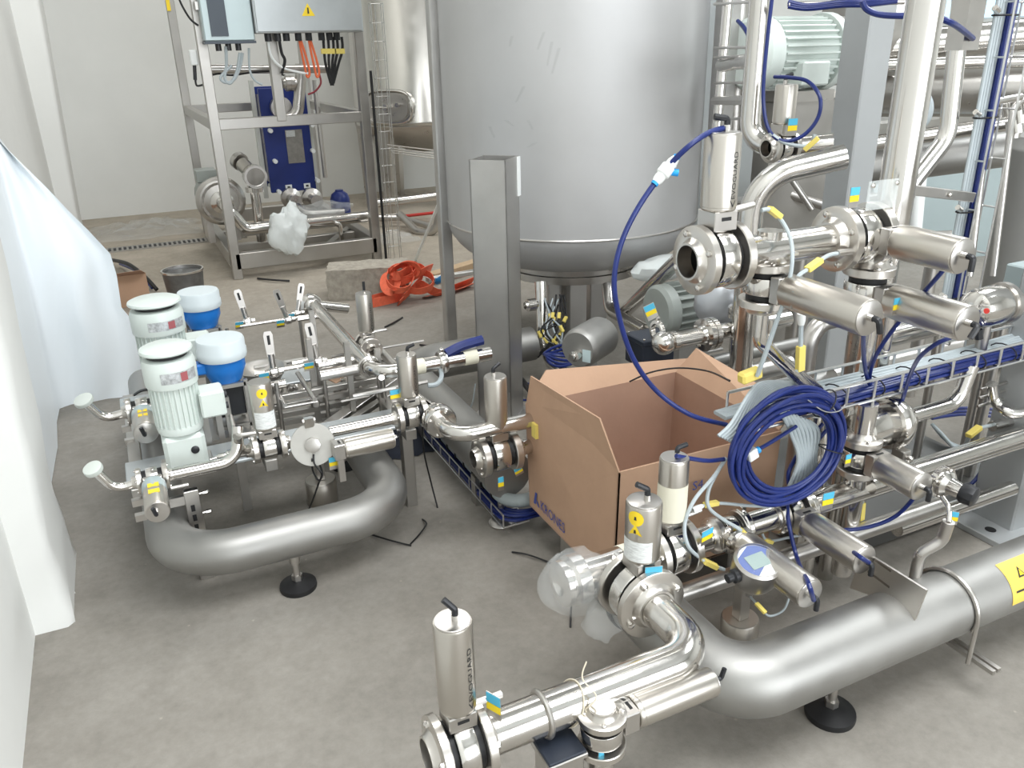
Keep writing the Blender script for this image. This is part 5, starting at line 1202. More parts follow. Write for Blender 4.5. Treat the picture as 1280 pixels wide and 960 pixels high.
# transmitter with display
cT = g(948, 700, zF+.035); nT = V((-.06, -.27, .96)).normalized(); sT = 1/ppm(cT)
T = Thing('display_transmitter', 'round steel transmitter with a blue rimmed display facing up', 'transmitter', cT)
T.part('housing', MB().lathe(cT-nT*.055, nT, [(0, -.045), (12*sT, -.045), (17*sT, -.036), (25*sT, -.02), (29*sT, -.004), (30*sT, .014), (30*sT, .05), (27*sT, .056), (26*sT, .056), (26*sT, .05), (0, .05)], 36), SAT)
_, a_, b_ = basis(nT); a_ = (X-nT*X.dot(nT)).normalized(); b_ = nT.cross(a_); fc = cT-nT*.055+nT*.0505
T.part('blue_bezel', MB().lathe(fc, nT, [(0, 0), (25.5*sT, 0)], 30), BEZ)
for nm_, t0_, t1_ in (('white_face', -2.2, .15), ('white_face', 1.5, 2.6)):
    T.part(nm_, MB().prism([fc+nT*.0004+(a_*math.cos(t)+b_*math.sin(t))*25*sT for t in [t0_+(t1_-t0_)*i/10 for i in range(11)]], nT*.0006), WHT)
T.part('display', MB().prism([fc+a_*x*sT+b_*y*sT+nT*.0014 for x, y in ((-14, -10), (14, -10), (14, 11), (-14, 11))], nT*.0008), LCD)
T.part('glass', MB().lathe(fc+nT*.003, nT, [(0, 0), (25.5*sT, 0)], 30), mat('thin_cover_glass', (.9, .95, .95), .03, alpha=.12))
T.part('neck', MB().cyl(cT-nT*.07, q+V((0, -.1, .01)), .02, n=16), SAT)
T.part('side_plug', MB().lathe(cT-nT*.03-a_*29*sT, -a_, [(0, 0), (9*sT, 0), (9*sT, .012), (6*sT, .016), (6*sT, .03), (0, .03)], 14), BLP)
gl = cT-nT*.085-Z*.012; T.part('cable_gland', MB().cyl(gl, gl-Z*.03, .009, n=10), SAT)
tagged_cable('tagged_cable', 'grey cable with yellow marker looping below the display transmitter', [gl-Z*.03, g(951, 760, .30), g(962, 770, .28), g(980, 762, .28), g(988, 740, .32)], .006, ((.25, .035),))
pp = g(921, 812); pot('pipe_stand', 'steel support leg with a wide cylindrical sleeve below the transmitter', pp, 46/ppm(pp), .115, .2)
# actuators aimed forward
def yvalve(name, label, c, ax, px, py, fl, D, w, aD, nb=4, plug=V((0, 0, -1)), tagp=None, off=0.0, sensor=None, words=None):
    s_ = 1/ppm(c); e_ = ln(c, 'y', px, py); L_ = (e_-c).length-fl*s_/2*.84-.03
    return valve(name, label, c, ax, -Y, D*s_, fl*s_, w*s_, max(.06, L_), aD*s_, neck=.03, nb=nb, plug=plug, tagp=tagp, off=off, sensor=sensor, side=Z, words=words)
E5 = g(1012, 742, zF); E6 = g(1080, 700, zF)
yvalve('forward_valve', 'forward pointing actuator valve just behind the display transmitter', V((E5.x, pt2.y, zF)), X, 1012, 742, 46, 34, 50, 37)
yvalve('forward_valve', 'forward pointing actuator valve above the slotted plate', V((E6.x, pt2.y, zF)), X, 1080, 700, 46, 34, 50, 36)
c = ln(pt2, 'x', 1072, 563); c = g(1074, 568, .50); pipe('riser_pipe', 'polished riser through the valve right of the hose coil', [V((c.x, c.y, .1)), V((c.x, c.y, .66))], 27/ppm(c), POL); yvalve('forward_valve', 'forward pointing actuator valve right of the hose coil', c, Z, 1152, 607, 50, 28, 54, 36, tagp=(g(1060, 574, .56), 0, X, Z, .02, .03))
for px, py, zz, lb in ((1010, 690, .33, 'polished riser pipe behind the forward valves'), (1043, 640, .36, 'polished riser pipe with a collar under the hose coil'), (1006, 620, .5, 'upright polished pipe seen behind the coil end')):
    q = gy(px, py, 1.56); pipe('riser_pipe', lb, [V((q.x, q.y, .0)), V((q.x, q.y, .60))], .048, POL)
mT = Thing('marker_plate', 'yellow marker plate with cyan strip under the hose coil', 'marker', g(1035, 626, .44)); tag_plate(mT, g(1035, 624, .44), .034, .044, V((.9, -.2, .1)), Z)
q = g(1185, 606, .47)
T = Thing('handle_valve', 'polished hand valve with black grip in front of the lower pipe', 'valve', q)
T.part('valve_body', MB().lathe(q+Y*.03, -Y, [(0, 0), (.036, 0), (.04, .012), (.036, .03), (.024, .04), (.022, .06), (.018, .075), (0, .075)], 26), POL)
T.part('black_grip', MB().lathe(q-Y*.04+V((.0, 0, 0)), V((.25, -.95, -.1)), [(0, 0), (.026, 0), (.03, .008), (.028, .035), (.02, .04), (0, .04)], 10), BLP)
T.part('flange', MB().ring(q+Y*.02, Y, .046, .03, .014, 28), POL); bolts(T, q+Y*.013, -Y, .039, 4, .005, .007, both=False)
q = g(1140, 590, .40); pipe('lower_header', 'long polished pipe running level below the cable tray', [ln(q, 'x', 1085, 605), ln(q, 'x', 1290, 545)], .055, POL)
q = g(1180, 640, .2); pipe('floor_line', 'polished pipe near the floor behind the machine column', [ln(q, 'x', 1120, 660), ln(q, 'x', 1262, 606)], .05, POL)
solo('drip_pan', MB().box((2.35, 1.95, .03), (1.0, .7, .06)), mat('dark_pan_steel', (.16, .16, .155), .45, .8, var=.1, scale=4), 'dark low drip pan on the floor below the main cable tray', 'drip pan', bev=.01)
# large polished check body behind the coil
q = g(1112, 528, .56)
T = Thing('banjo_coupling', 'large polished coupling with a hinged clamp under the cable tray', 'coupling', q)
T.part('barrel', MB().lathe(q-X*.13, X, [(0, 0), (.05, 0), (.062, .01), (.062, .11), (.05, .13), (0, .13)], 32), POL)
T.part('clamp_band', MB().lathe(q-X*.02, X, [(.05, 0), (.076, 0), (.08, .008), (.08, .03), (.076, .038), (.05, .038)], 32), POL)
T.part('rear_barrel', MB().lathe(q+X*.018, X, [(0, 0), (.058, 0), (.06, .02), (.045, .045), (.022, .05), (.022, .16), (0, .16)], 28), POL)
T.part('hinge', MB().box(q+V((0, -.055, -.075)), (.03, .045, .03)), SAT, bev=.003); T.inst('bolt', BOLT, frame_mat(q+V((.0, -.08, -.08)), -Y, (.01, .01, .014)))
pipe('elbow_pipe', 'short polished pipe curving up under the cable tray', [q+X*.15, ln(q+X*.15, 'x', 1195, 500), ln(q+X*.15, 'x', 1195, 500)+V((.03, 0, .12))], .045, POL)
for px, py, z_, lb in ((1225, 520, .3, 'thick steel upright leg below the cable tray'), (1150, 545, .2, 'thin steel upright leg below the cable tray'), (1205, 560, .2, 'short upright leg behind the lower polished header')):
    q = g(px, py, z_); pipe('upright_tube', lb, [V((q.x, q.y, 0)), V((q.x, q.y, .66))], .05 if px == 1225 else .03, SAT)
for k in range(6):
    pts = [g(1165+k*2, 530+k*2, .12), g(1185+k*3, 552+k*3, .08), g(1215, 562+k*3, .06), g(1260, 566+k*4, .06)]
    cable('grey_cable', 'grey cable in the bundle sagging to the floor below the tray', pts, .014, GRC, 'cable', 'grey cables sagging below the tray')
for k in range(3):
    pts = [g(1165, 515+k*4, .16), g(1210, 510+k*4, .14), g(1280, 515+k*5, .12)]
    cable('blue_hose', 'blue hose trailing along the floor below the tray', pts, .014, BLU, 'hose', 'blue hoses below the tray')
q = g(1240, 493, .5)
for k in range(3): solo('cross_rod', MB().cyl(ln(q, 'x', 1225, 500)+Z*(.03-.03*k), ln(q, 'x', 1285, 483)+Z*(.03-.03*k), .005, n=7), SAT, 'thin steel cross rod behind the machine column', 'rod', 'cross rods behind the machine column')
tagged_cable('tagged_cable', 'grey cable with yellow marker at the sensor below the tray', [g(1248, 530, .4), g(1225, 535, .4), g(1212, 545, .38), g(1206, 560, .3)], .012, ((.5, .06),))
pipe('level_sensor', 'horizontal steel sensor body with yellow marked cable', [g(1240, 533, .4), g(1285, 522, .4)], .036, POL, 'sensor')
pipe('elbow_tube', 'polished elbow tube curling down behind the upright leg', [g(1240, 480, .55), g(1243, 503, .48), g(1262, 518, .46), g(1280, 516, .46)], .035, POL, bend=.05)

# ---------------------------------------------------------------- upper header
zH = 1.13
H0 = g(893, 322, zH); sH = 1/ppm(H0)
eH = ln(H0, 'z', 905, 166)
T, e = valve('header_valve', 'upright butterfly valve with lettered actuator on the open header end', H0, X, Z, 46*sH, 86*sH, 70*sH, eH.z-zH-43*sH*.84-.045, 44*sH, neck=.045, words='EVOGUARD', wa=math.radians(80), side=V((0, -1, 0)), plug=V((-.6, .2, .1)), sensor=V((1, 0, .12)))
HT = ln(H0, 'x', 1101, 271)
pipe('header_pipe', 'thick polished header pipe between the two upper flanged valves', [ln(H0, 'x', 915, 318), HT], 42*sH, POL, n=28)
H1 = ln(H0, 'x', 1066, 280); s1 = 1/ppm(H1)
yvalve('header_valve', 'flanged header valve with forward pointing actuator under the tall pipe', H1, X, 1186, 322, 80, 44, 76, 42, tagp=(g(1068, 244, zH+.12), 0, X, Z, .03, .04), off=.045)
pipe('tall_pipe', 'tall shiny vertical pipe rising from the header to the roof', [V((HT.x+.03, HT.y, zH-.03)), V((HT.x+.03, HT.y, 3.6))], .088, POL, n=28)
q = ln(V((HT.x, HT.y, zH)), 'z', 1105, 258)
T = Thing('name_card', 'clear acrylic card holder strapped to the tall pipe', 'card holder', q)
cc_ = gy(1103, 243, H0.y-.06); T.part('acrylic_sheet', MB().box(cc_, (.1, .003, .07)), mat('clear_acrylic', (.85, .9, .9), .05, alpha=.25)); 
for s_ in (-1, 1): T.inst('bolt', BOLT, frame_mat(cc_+V((s_*.04, -.002, .025)), -Y, (.006, .006, .006)))
# valves hanging from the header
c3 = ln(ln(H0, 'x', 960, 308), 'z', 963, 354); s_ = 1/ppm(c3)
yvalve('drop_valve', 'valve hanging below the header with a forward actuator and marker plate', c3, Z, 1084, 402, 62, 40, 62, 42, tagp=(g(969, 362, c3.z)+V((0, -.075, 0)), 0, X, Z, .038, .036), plug=V((.3, 0, -1)))
T, e = Thing('header_saddle', 'stepped polished saddle joining the hanging valve to the header', 'pipe fitting', c3+Z*.1), 0
T.part('saddle', MB().lathe(c3+Z*.04, Z, [(.02, 0), (.05, 0), (.05, .012), (.03, .02), (.03, .09), (0, .09)], 24), POL)
T.part('sensor_plate', MB().box(c3+V((-.02, -.05, .085)), (.09, .05, .006)), SAT)
pd = c3-Z*.05
pipe('down_pipe', 'slim polished pipe dropping then slanting forward under the hanging valve', [pd, pd-Z*.10, gy(1012, 486, pd.y+.04)], .036, POL, bend=.03)
pipe('down_pipe', 'thin polished tube beside the slanting drop pipe', [pd+V((.03, .0, -.05)), pd+V((.035, 0, -.12)), gy(1026, 486, pd.y+.04)], .016, POL, bend=.03)
c4 = ln(ln(H0, 'x', 1092, 275), 'z', 1092, 362)
yvalve('drop_valve', 'second hanging valve with a forward actuator near the tall pipe', c4, Z, 1201, 418, 62, 40, 66, 42, tagp=(g(1092, 372, c4.z)+V((0, -.07, 0)), 0, X, Z, .02, .036), plug=V((-.6, 0, -.8)), off=-.01)
q = c4+Z*.10
T = Thing('spool_piece', 'short polished spool with strap between the hanging valve and the header', 'pipe fitting', q)
T.part('spool', MB().lathe(c4+Z*.05, Z, [(.0, 0), (.06, 0), (.062, .01), (.042, .014), (.042, .08), (.03, .085), (0, .085)], 26), POL); T.part('strap', MB().ring(c4+Z*.115, Z, .048, .041, .008), SAT)
T.part('strap_arm', MB().box(c4+V((.06, -.03, .115)), (.06, .02, .012)), SAT)
for px, py, z0_, z1_, D_, lb in ((1080, 450, .62, .9, .05, 'brown-reflecting riser pipe below the hanging valves'), (1103, 440, .62, .86, .045, 'polished riser pipe under the second hanging valve')):
    q = g(px, py, .72); pipe('riser_pipe', lb, [V((q.x, q.y, .2)), V((q.x, q.y, z1_))], D_, POL)
q = g(1012, 480, .55); q2 = g(1014, 405, .80)
pipe('arch_pipe', 'dull arched steel pipe behind the forward actuators', [V((q2.x, q2.y, .2)), V((q2.x, q2.y, .80)), V((q2.x+.2, q2.y, .80)), V((q2.x+.2, q2.y, .2))], .055, SAT, bend=.07)
# tagged sensor leads
yy = H0.y-.03
tagged_cable('tagged_cable', 'grey sensor cable with yellow marker draped over the header pipe', [gy(952, 263, yy), gy(962, 262, yy), gy(975, 273, yy), gy(988, 298, yy-.03), gy(990, 330, yy-.06), gy(982, 368, yy-.06), gy(965, 420, yy-.04), gy(948, 468, yy-.02)], .010, ((.22, .045),))
tagged_cable('tagged_cable', 'grey sensor cable with yellow marker at the header valve lead', [gy(1046, 317, yy-.05), gy(1034, 320, yy-.06), gy(1012, 335, yy-.07), gy(994, 350, yy-.07), gy(975, 390, yy-.06), gy(957, 440, yy-.04), gy(946, 470, yy-.02)], .010, ((.3, .05),))
tagged_cable('tagged_cable', 'short yellow marked cable hanging upright behind the slanting drop pipe', [gy(1002, 392, yy), gy(1001, 420, yy), gy(1000, 455, yy), gy(996, 465, yy)], .012, ((.62, .07),), boot=.03)
T = Thing('sensor_rod', 'steel position sensor lying level under the header valve', 'sensor', gy(1060, 316, yy)); T.part('rod', MB().cyl(gy(1046, 317, yy-.05), gy(1082, 312, yy-.02), .009, n=12), SAT)

# ---------------------------------------------------------------- main cable tray
zc = .66
a = g(945, 538, zc); b = ln(a, 'x', 1330, 438); TW = .12; TH = .062
tray('cable_tray', 'bright wire cable tray full of blue hoses running to the right', a, b, Y, Z, TW, TH, .1, .004, rows=4)
for k in range(9):
    y_ = .012+.0115*(k % 6); z_ = .008+.013*(k//6); off_ = .008*math.sin(k*2.1)
    pts = [a+V((-.02+.03*(k % 3), y_, z_)), a+V((.3, y_+off_*.5, z_)), a+V((.7, y_-off_*.5, z_+.004)), V((b.x, a.y+y_, zc+z_))]
    cable('blue_hose', 'blue hose stretched along the main cable tray', pts, .0118, BLU, 'hose', 'blue hoses in the main cable tray')
for k in range(6):
    y_ = .078+.008*k; pts = [a+V((-.04, y_, .012)), a+V((.3, y_, .02+.006*(k % 2))), a+V((.8, y_, .02)), V((b.x, a.y+y_, zc+.02+.006*(k % 3)))]
    cable('grey_cable', 'grey cable stretched along the back of the main cable tray', pts, .0125, GRC, 'cable', 'grey cables in the main cable tray')
for k in range(7):
    p = a+V((.18+.14*k, .045, .02)); T = solo('black_tie', MB().tube([p+V((0, .045*math.cos(t), .026*math.sin(t))) for t in [2*math.pi*i/14 for i in range(14)]], .0022, 5, closed=True), BLK, 'black cable tie round the hoses in the main tray', 'cable tie', 'black ties on the main tray')
# grey bundle folded over the tray end
for k in range(9):
    o_ = .008*k; pts = [gy(990+k*3, 478, a.y+.1), gy(955+k*2, 478+k, a.y+.05), gy(938+k*1.5, 490+k*2, a.y+.0), gy(915+k*3, 528+k*2.2, a.y-.03), gy(898+k*3.2, 545+k*1.5, a.y-.035)]
    cable('grey_cable', 'grey cable folded over the left end of the main tray', pts, .010, GRC, 'cable', 'grey cables folded over the tray end')
q = gy(937, 470, a.y+.0); solo('yellow_wrap', MB().span(gy(925, 474, a.y), gy(950, 464, a.y), .03, .03), YEL, 'yellow tape binding the grey cables at the tray end', 'tape', bev=.006)
for k in range(8):
    pts = [gy(975+k*5, 512+k*2, a.y-.012), gy(988+k*5, 540, a.y-.018), gy(998+k*3, 575, a.y-.02), gy(985+k*6, 612-k*2, a.y-.015)]
    cable('grey_cable', 'grey cable hanging flat inside the blue hose coil', pts, .0115, GRC, 'cable', 'grey cables hanging inside the coil')
# coil of blue hose
cc = gy(984, 556, a.y-.04); sc = 1/ppm(cc)
rnd = random.Random(12)
T = Thing('hose_coil', 'large coil of blue hose hung on the end of the main tray', 'hose', cc)
for k in range(9):
    rx = (86-(k % 5)*6.5+rnd.uniform(-2, 2))*sc/.9; rz = (72-(k % 5)*5.5+rnd.uniform(-2, 2))*sc/.92; ox, oz = rnd.uniform(-3, 3)*sc, rnd.uniform(-2, 3)*sc; dy = -.012*(k//3)+rnd.uniform(-.004, .004); ph = rnd.uniform(0, 6)
    T.part('loop', MB().tube([cc+V((ox+rx*math.cos(t)*(1+.02*math.sin(2*t+ph)), dy+.012*math.sin(t+ph), oz+rz*math.sin(t)*(1+.02*math.cos(3*t+ph))-.10*rx*math.cos(t))) for t in [2*math.pi*i/56 for i in range(56)]], .0058, 9, closed=True), BLU)
for k in range(3):
    rx = (80-6*k)*sc/.9; rz = (62-4*k)*sc/.92; T.part('loop', MB().tube([cc+V((-9*sc/.9+rx*math.cos(t), -.03+.01*math.sin(t+k), -4*sc+rz*math.sin(t)-.06*rx*math.cos(t))) for t in [2*math.pi*i/56 for i in range(56)]], .0058, 9, closed=True), BLU)
for th, tl_ in ((.9, 1), (-.35, 1)):
    p = cc+V((70*sc/.9*math.cos(th), -.01, 62*sc*math.sin(th))); d_ = V((math.cos(th), 0, math.sin(th)))
    T.part('black_tie', MB().tube([p+d_*(.04*math.cos(t))+Y*(.03*math.sin(t)) for t in [2*math.pi*i/16 for i in range(16)]], .002, 5, closed=True), BLK)
T.part('wire_twist', MB().tube(spline([gy(1010, 500, cc.y-.03), gy(1030, 514, cc.y-.04), gy(1048, 514, cc.y-.04), gy(1056, 506, cc.y-.03)]), .0016, 6), ZINC)
fq = gy(940, 568, cc.y-.02)
T = Thing('push_fitting', 'white push-in hose fitting with azure ring inside the coil', 'fitting', fq)
T.part('body', MB().box(fq, (.03, .018, .03), basis(V((.8, 0, .3)))), WHT, bev=.003); T.part('azure_ring', MB().ring(fq+V((.018, 0, .008)), V((.8, 0, .3)), .009, .005, .008, 14), CYA)
cable('blue_hose', 'blue hose running from the white fitting inside the coil', [fq+V((.02, 0, .01)), gy(965, 552, cc.y-.01), gy(995, 533, cc.y+.01)], .0105, BLU, 'hose')
# blue air hoses to the actuators
yb_ = H0.y
B = [(905, 160), (886, 166), (862, 182), (832, 212), (800, 256), (778, 300), (768, 345), (772, 388), (790, 445), (820, 488), (862, 518), (908, 531)]
cable('air_hose', 'long blue air hose sweeping from the header valve down to the coil', [gy(px, py, yb_+(.03 if 2 < i < 10 else 0)) for i, (px, py) in enumerate(B)], .0125, BLU, 'hose', n=10)
fq = gy(832, 213, yb_+.03); t_ = (gy(848, 196, yb_+.03)-gy(815, 236, yb_+.03)).normalized()
T = Thing('hose_valve', 'white inline hose valve with azure knob on the long blue air hose', 'fitting', fq)
T.part('body', MB().lathe(fq-t_*.035, t_, [(0, 0), (.009, 0), (.012, .008), (.012, .02), (.016, .024), (.016, .046), (.012, .05), (.012, .06), (.009, .07), (0, .07)], 14), WHT)
T.part('azure_knob', MB().cyl(fq+V((.012, -.004, -.004)), fq+V((.026, -.012, -.006)), .008, n=12), CYA); T.part('side_port', MB().cyl(fq, fq+V((.016, -.01, .014)), .008, n=10), WHT)
for u in (-1, 1): T.part('azure_collar', MB().ring(fq+t_*u*.038, t_, .0085, .006, .006, 12), CYA)
def hose(label, pts, d=.0115): return cable('air_hose', label, [gy(px, py, yb_+dy) for px, py, dy in pts], d, BLU, 'hose', n=9)
hose('blue air hose drooping from the upper forward actuator into the tray', [(1183, 332, -.22), (1172, 346, -.2), (1135, 388, -.1), (1102, 432, -.04), (1089, 460, 0), (1088, 480, .02), (1100, 492, .03)])
hose('blue air hose falling straight from the hanging valve actuator', [(1080, 398, -.22), (1079, 420, -.16), (1080, 450, -.06), (1086, 478, 0), (1100, 490, .03)])
hose('blue air hose from the second hanging valve actuator to the tray', [(1190, 421, -.22), (1170, 430, -.2), (1150, 446, -.15), (1138, 468, -.08), (1128, 500, -.03)])
hose('blue air hose curving from the coil to the valve above the slotted plate', [(1010, 622, -.05), (1024, 645, -.08), (1050, 676, -.14), (1072, 694, E6.y-yb_-.02), (1086, 703, E6.y-yb_-.03)])
hose('blue air hose falling from the coil to the actuator behind the transmitter', [(984, 628, -.06), (986, 655, -.1), (997, 700, -.16), (1010, 728, E5.y-yb_-.03), (1017, 750, E5.y-yb_-.035)])
hose('blue air hose looping from the coil to the right forward actuator', [(990, 626, -.05), (1010, 645, -.06), (1040, 661, -.08), (1080, 660, -.12), (1120, 645, -.16), (1150, 613, -.2)])
hose('blue air hose leaving the banded valve actuator', [(845, 570, -.05), (862, 573, -.05), (885, 576, -.05), (905, 574, -.05)])
hose('blue air hose rising from the hand valve past the machine column', [(1206, 612, .1), (1225, 592, .1), (1248, 545, .1), (1275, 478, .1), (1290, 450, .1)], .014)
for px, d0, d1, lb in ((1000, 0, -.05, 'a'), (1012, 0, -.05, 'b')):
    hose({'a': 'blue hose dropping straight through the coil centre', 'b': 'blue hose curving through the right of the coil centre'}[lb], [(px+28, 530, 0), (px+3, 560, -.02), (px-14+(px-1000)*.5, 590, -.03), (px-12, 615, -.04)])
# grey leads below the coil
gyy = H0.y-.05
tagged_cable('tagged_cable', 'grey lead with black tie falling past the banded valve to a yellow marker', [gy(908, 572, gyy), gy(892, 596, gyy), gy(868, 625, gyy-.02), gy(856, 655, gyy-.03), gy(860, 682, gyy-.05), gy(876, 698, gyy-.06), gy(890, 706, gyy-.07), gy(905, 712, gyy-.07)], .010, ((.84, .045),))
tagged_cable('tagged_cable', 'grey lead bending to a yellow marker over the sensor neck', [gy(900, 584, gyy), gy(886, 612, gyy), gy(886, 634, gyy-.01), gy(905, 650, gyy-.03), gy(925, 662, gyy-.05), gy(945, 680, gyy-.06)], .010, ((.88, .05),))
tagged_cable('tagged_cable', 'grey lead with yellow marker reaching level across the cardboard box', [gy(866, 638, gyy), gy(880, 632, gyy), gy(900, 629, gyy), gy(935, 632, gyy), gy(965, 633, gyy)], .009, ((.38, .045),), boot=.03)
tagged_cable('tagged_cable', 'grey lead curling to a yellow marker above the lower pipe', [gy(978, 640, gyy), gy(958, 645, gyy), gy(952, 662, gyy), gy(960, 676, gyy), gy(985, 672, gyy), gy(1005, 668, gyy)], .008, ((.6, .035),))
tagged_cable('tagged_cable', 'upright grey lead with long yellow marker left of the right actuator', [gy(1080, 606, gyy), gy(1078, 625, gyy), gy(1076, 648, gyy), gy(1070, 668, gyy)], .010, ((.55, .06),), boot=.03)
cable('black_wire', 'black wire arching over the cardboard box from the tray', [gy(787, 477, y1b-.05), gy(815, 465, y1b-.1), gy(850, 460, y1b-.15), gy(885, 464, y1b-.2), gy(912, 476, a.y+.1)], .006, BLK, 'wire')
# ---------------------------------------------------------------- upright cable ladder
vb = g(1176, 398, .70); zt2 = 2.6
T = tray('cable_ladder', 'upright wire cable ladder carrying blue and grey cables past the vessel', V((vb.x, vb.y, .62)), V((vb.x, vb.y, zt2)), X, -Y, .10, .05, .145, .0032)
for k in range(5):
    x_ = -.014+.0165*(k % 3); y_ = -.012-.016*(k//3); cable('blue_hose', 'blue hose climbing the upright cable ladder', [V((vb.x+x_+.03, vb.y+y_, z)) for z in (.66, 1.1, 1.7, zt2)], .0165, BLU, 'hose', 'blue hoses on the upright ladder')
for k in range(4):
    x_ = -.025+.012*k; cable('grey_cable', 'grey cable climbing the upright cable ladder', [V((vb.x+x_, vb.y-.012, z)) for z in (.66, 1.1, 1.7, zt2)], .0125, GRC, 'cable', 'grey cables on the upright ladder')
for k in range(6):
    z_ = .78+.29*k; solo('black_tie', MB().tube([V((vb.x+.01+.05*math.cos(t), vb.y-.018+.022*math.sin(t), z_)) for t in [2*math.pi*i/14 for i in range(14)]], .003, 5, closed=True), BLK, 'black tie binding cables to the upright ladder', 'cable tie', 'black ties on the upright ladder')
    solo('ladder_bolt', MB().cyl(V((vb.x-.04, vb.y-.03, z_+.01)), V((vb.x-.06, vb.y-.03, z_+.02)), .009, n=8), POL, 'small bright bolt beside the upright ladder', 'bolt', 'bolts on the upright ladder')
q = ln(V((HT.x, HT.y, zH)), 'z', 1128, 236); q = gy(1128, 236, vb.y-.05); q2 = gy(1212, 246, vb.y-.05)
T = Thing('bracket_bar', 'flat steel bracket bar linking the tall pipe with the cable ladder', 'bracket', q); T.part('bar', MB().span(q, q2, .04, .03), SAT, bev=.002)
for u in (.03, .6): T.inst('bolt', BOLT, frame_mat(q.lerp(q2, u)+V((0, -.02, .0)), -Y, (.008, .008, .008)))
# domed transmitter
q = g(1232, 400, .74); 
T = Thing('domed_transmitter', 'polished domed transmitter housing standing on the tray side', 'transmitter', q)
T.part('dome', MB().lathe(gd(1212, 388, 2.75), X, [(0, 0), (.035, .004), (.055, .02), (.062, .05), (.062, .12), (.055, .145), (.05, .15), (0, .15)], 28), POL)
dm = gd(1212, 388, 2.75); T.part('rear_cover', MB().ring(dm+X*.15, X, .066, .02, .02, 28), SAT); T.part('neck', MB().cyl(dm+X*.09-Z*.05, dm+X*.09-Z*.2, .018, n=14), SAT)
T.part('red_dot', MB().cyl(dm+V((.012, -.045, .01)), dm+V((.006, -.05, .01)), .008, n=10), RED); T.part('gland', MB().cyl(dm+V((.03, -.02, -.06)), dm+V((.035, -.025, -.09)), .012, n=10), BLP)
q = g(1110, 420, .72); pipe('back_rail', 'polished rail pipe running level behind the cable tray', [ln(q, 'x', 1105, 425), ln(q, 'x', 1300, 382)], .07, POL)
def ext(a, b, f=1.9): return [a, a+(b-a)*f]
# ---------------------------------------------------------------- machine room behind the header
# big motor and pump
mc = gd(992, 66, 4.6); s = 1/ppm(mc); Rm = 42*s
T = Thing('pump_motor', 'large pale green finned motor high behind the tall grey column', 'motor', mc-Z*Rm)
T.part('stator', MB().lathe(mc-X*.2, X, [(0, 0), (Rm*.88, 0), (Rm*.88, .36), (0, .36)], 36), MINT)
me = None
for k in range(30):
    t = 2*math.pi*k/30
    if me is None: me = mesh_of(MB().box((0, 0, 0), (.34, .008, Rm*.16)), V((0, 0, 0)), 'cooling_fin', MINT)
    T.inst('cooling_fin', me, Matrix.Translation(mc-X*.02+V((0, math.cos(t), math.sin(t)))*Rm*.92) @ Matrix.Rotation(t-math.pi/2, 4, 'X'))
T.part('end_shield', MB().lathe(mc+X*.155, X, [(0, 0), (Rm*1.08, 0), (Rm*1.1, .01), (Rm*1.1, .045), (0, .045)], 36), MINT)
T.part('fan_cover', MB().lathe(mc-X*.2, -X, [(0, 0), (Rm*1.0, 0), (Rm*1.0, .08), (Rm*.85, .11), (0, .11)], 36), MINT)
T.part('terminal_box', MB().box(mc+V((-.03, -Rm*.85, -Rm*.55)), (.17, .12, .11)), MINT, bev=.008)
T.part('adapter', MB().lathe(mc+X*.2, X, [(0, 0), (Rm*1.02, 0), (Rm*.98, .09), (Rm*.9, .12), (0, .12)], 36), SAT)
T.part('foot_bracket', MB().box(mc+V((.0, 0, -Rm-.03)), (.3, .3, .05)), SAT)
solo('motor_frame', MB().box((mc.x+.1, mc.y, (mc.z-Rm-.06)/2), (.5, .12, mc.z-Rm-.06)), FRM, 'steel frame plinth carrying the large pale green motor', 'frame')
mp = gd(1062, 50, 5.0)
pipe('pump_casing', 'fat polished pump casing behind the grey column', [mp-X*.05+Z*.02, mp+X*.35+Z*.02], .42, SAT, 'pump')
pipe('main_pipe', 'fat polished pipe running level high behind the tall pipe', ext(gd(1085, 62, 5.0), gd(1300, 42, 5.2)), .16, POL)
pipe('main_pipe', 'slim polished pipe running level beneath the fat high pipe', ext(gd(1085, 82, 4.8), gd(1300, 76, 5.0)), .06, POL)
pipe('main_pipe', 'dull fat pipe running level behind the cable ladder', ext(gd(1050, 110, 5.4), gd(1300, 108, 5.4)), .28, SAT)
pipe('main_pipe', 'bright polished pipe running level across behind the column foot', ext(gd(1030, 188, 4.7), gd(1300, 148, 5.0), 1.2), .075, POL)
pipe('main_pipe', 'fat dull pipe running level just above the white boards', ext(gd(1055, 214, 5.3), gd(1260, 186, 5.6), 1.4), .2, PICK)
pipe('steel_beam', 'dark steel cross beam behind the fat level pipe', ext(gd(1030, 130, 6.0), gd(1300, 128, 6.0)), .16, FRM, 'beam', n=4)
# upright pipes left of the column
pipe('upright_pipe', 'tall polished pipe right of the tank turning level at its foot', [gd(952, -20, 3.5), gd(936, 178, 3.5), gd(985, 186, 3.4), gd(1042, 180, 3.4)], .082, POL, bend=.11)
pipe('elbow_pipe', 'polished elbow pipe rising behind the header valve and turning right', [V((gd(938, 360, 3.0).x, gd(938, 360, 3.0).y, 0)), gd(942, 222, 3.0), gd(1055, 196, 3.1)], .085, POL, bend=.16, seg=10)
pipe('upright_pipe', 'slim polished pipe next to the right edge of the main tank', [gd(912, -20, 4.2), gd(896, 160, 4.2)], .05, POL)
pipe('upright_pipe', 'dull upright pipe between the two polished uprights', [gd(926, -20, 4.6), gd(914, 200, 4.6)], .1, SAT)
pipe('short_pipe', 'short polished elbow stub beside the tall polished uprights', [gd(902, 82, 4.2), gd(922, 78, 3.9), gd(942, 76, 3.5)], .06, POL)
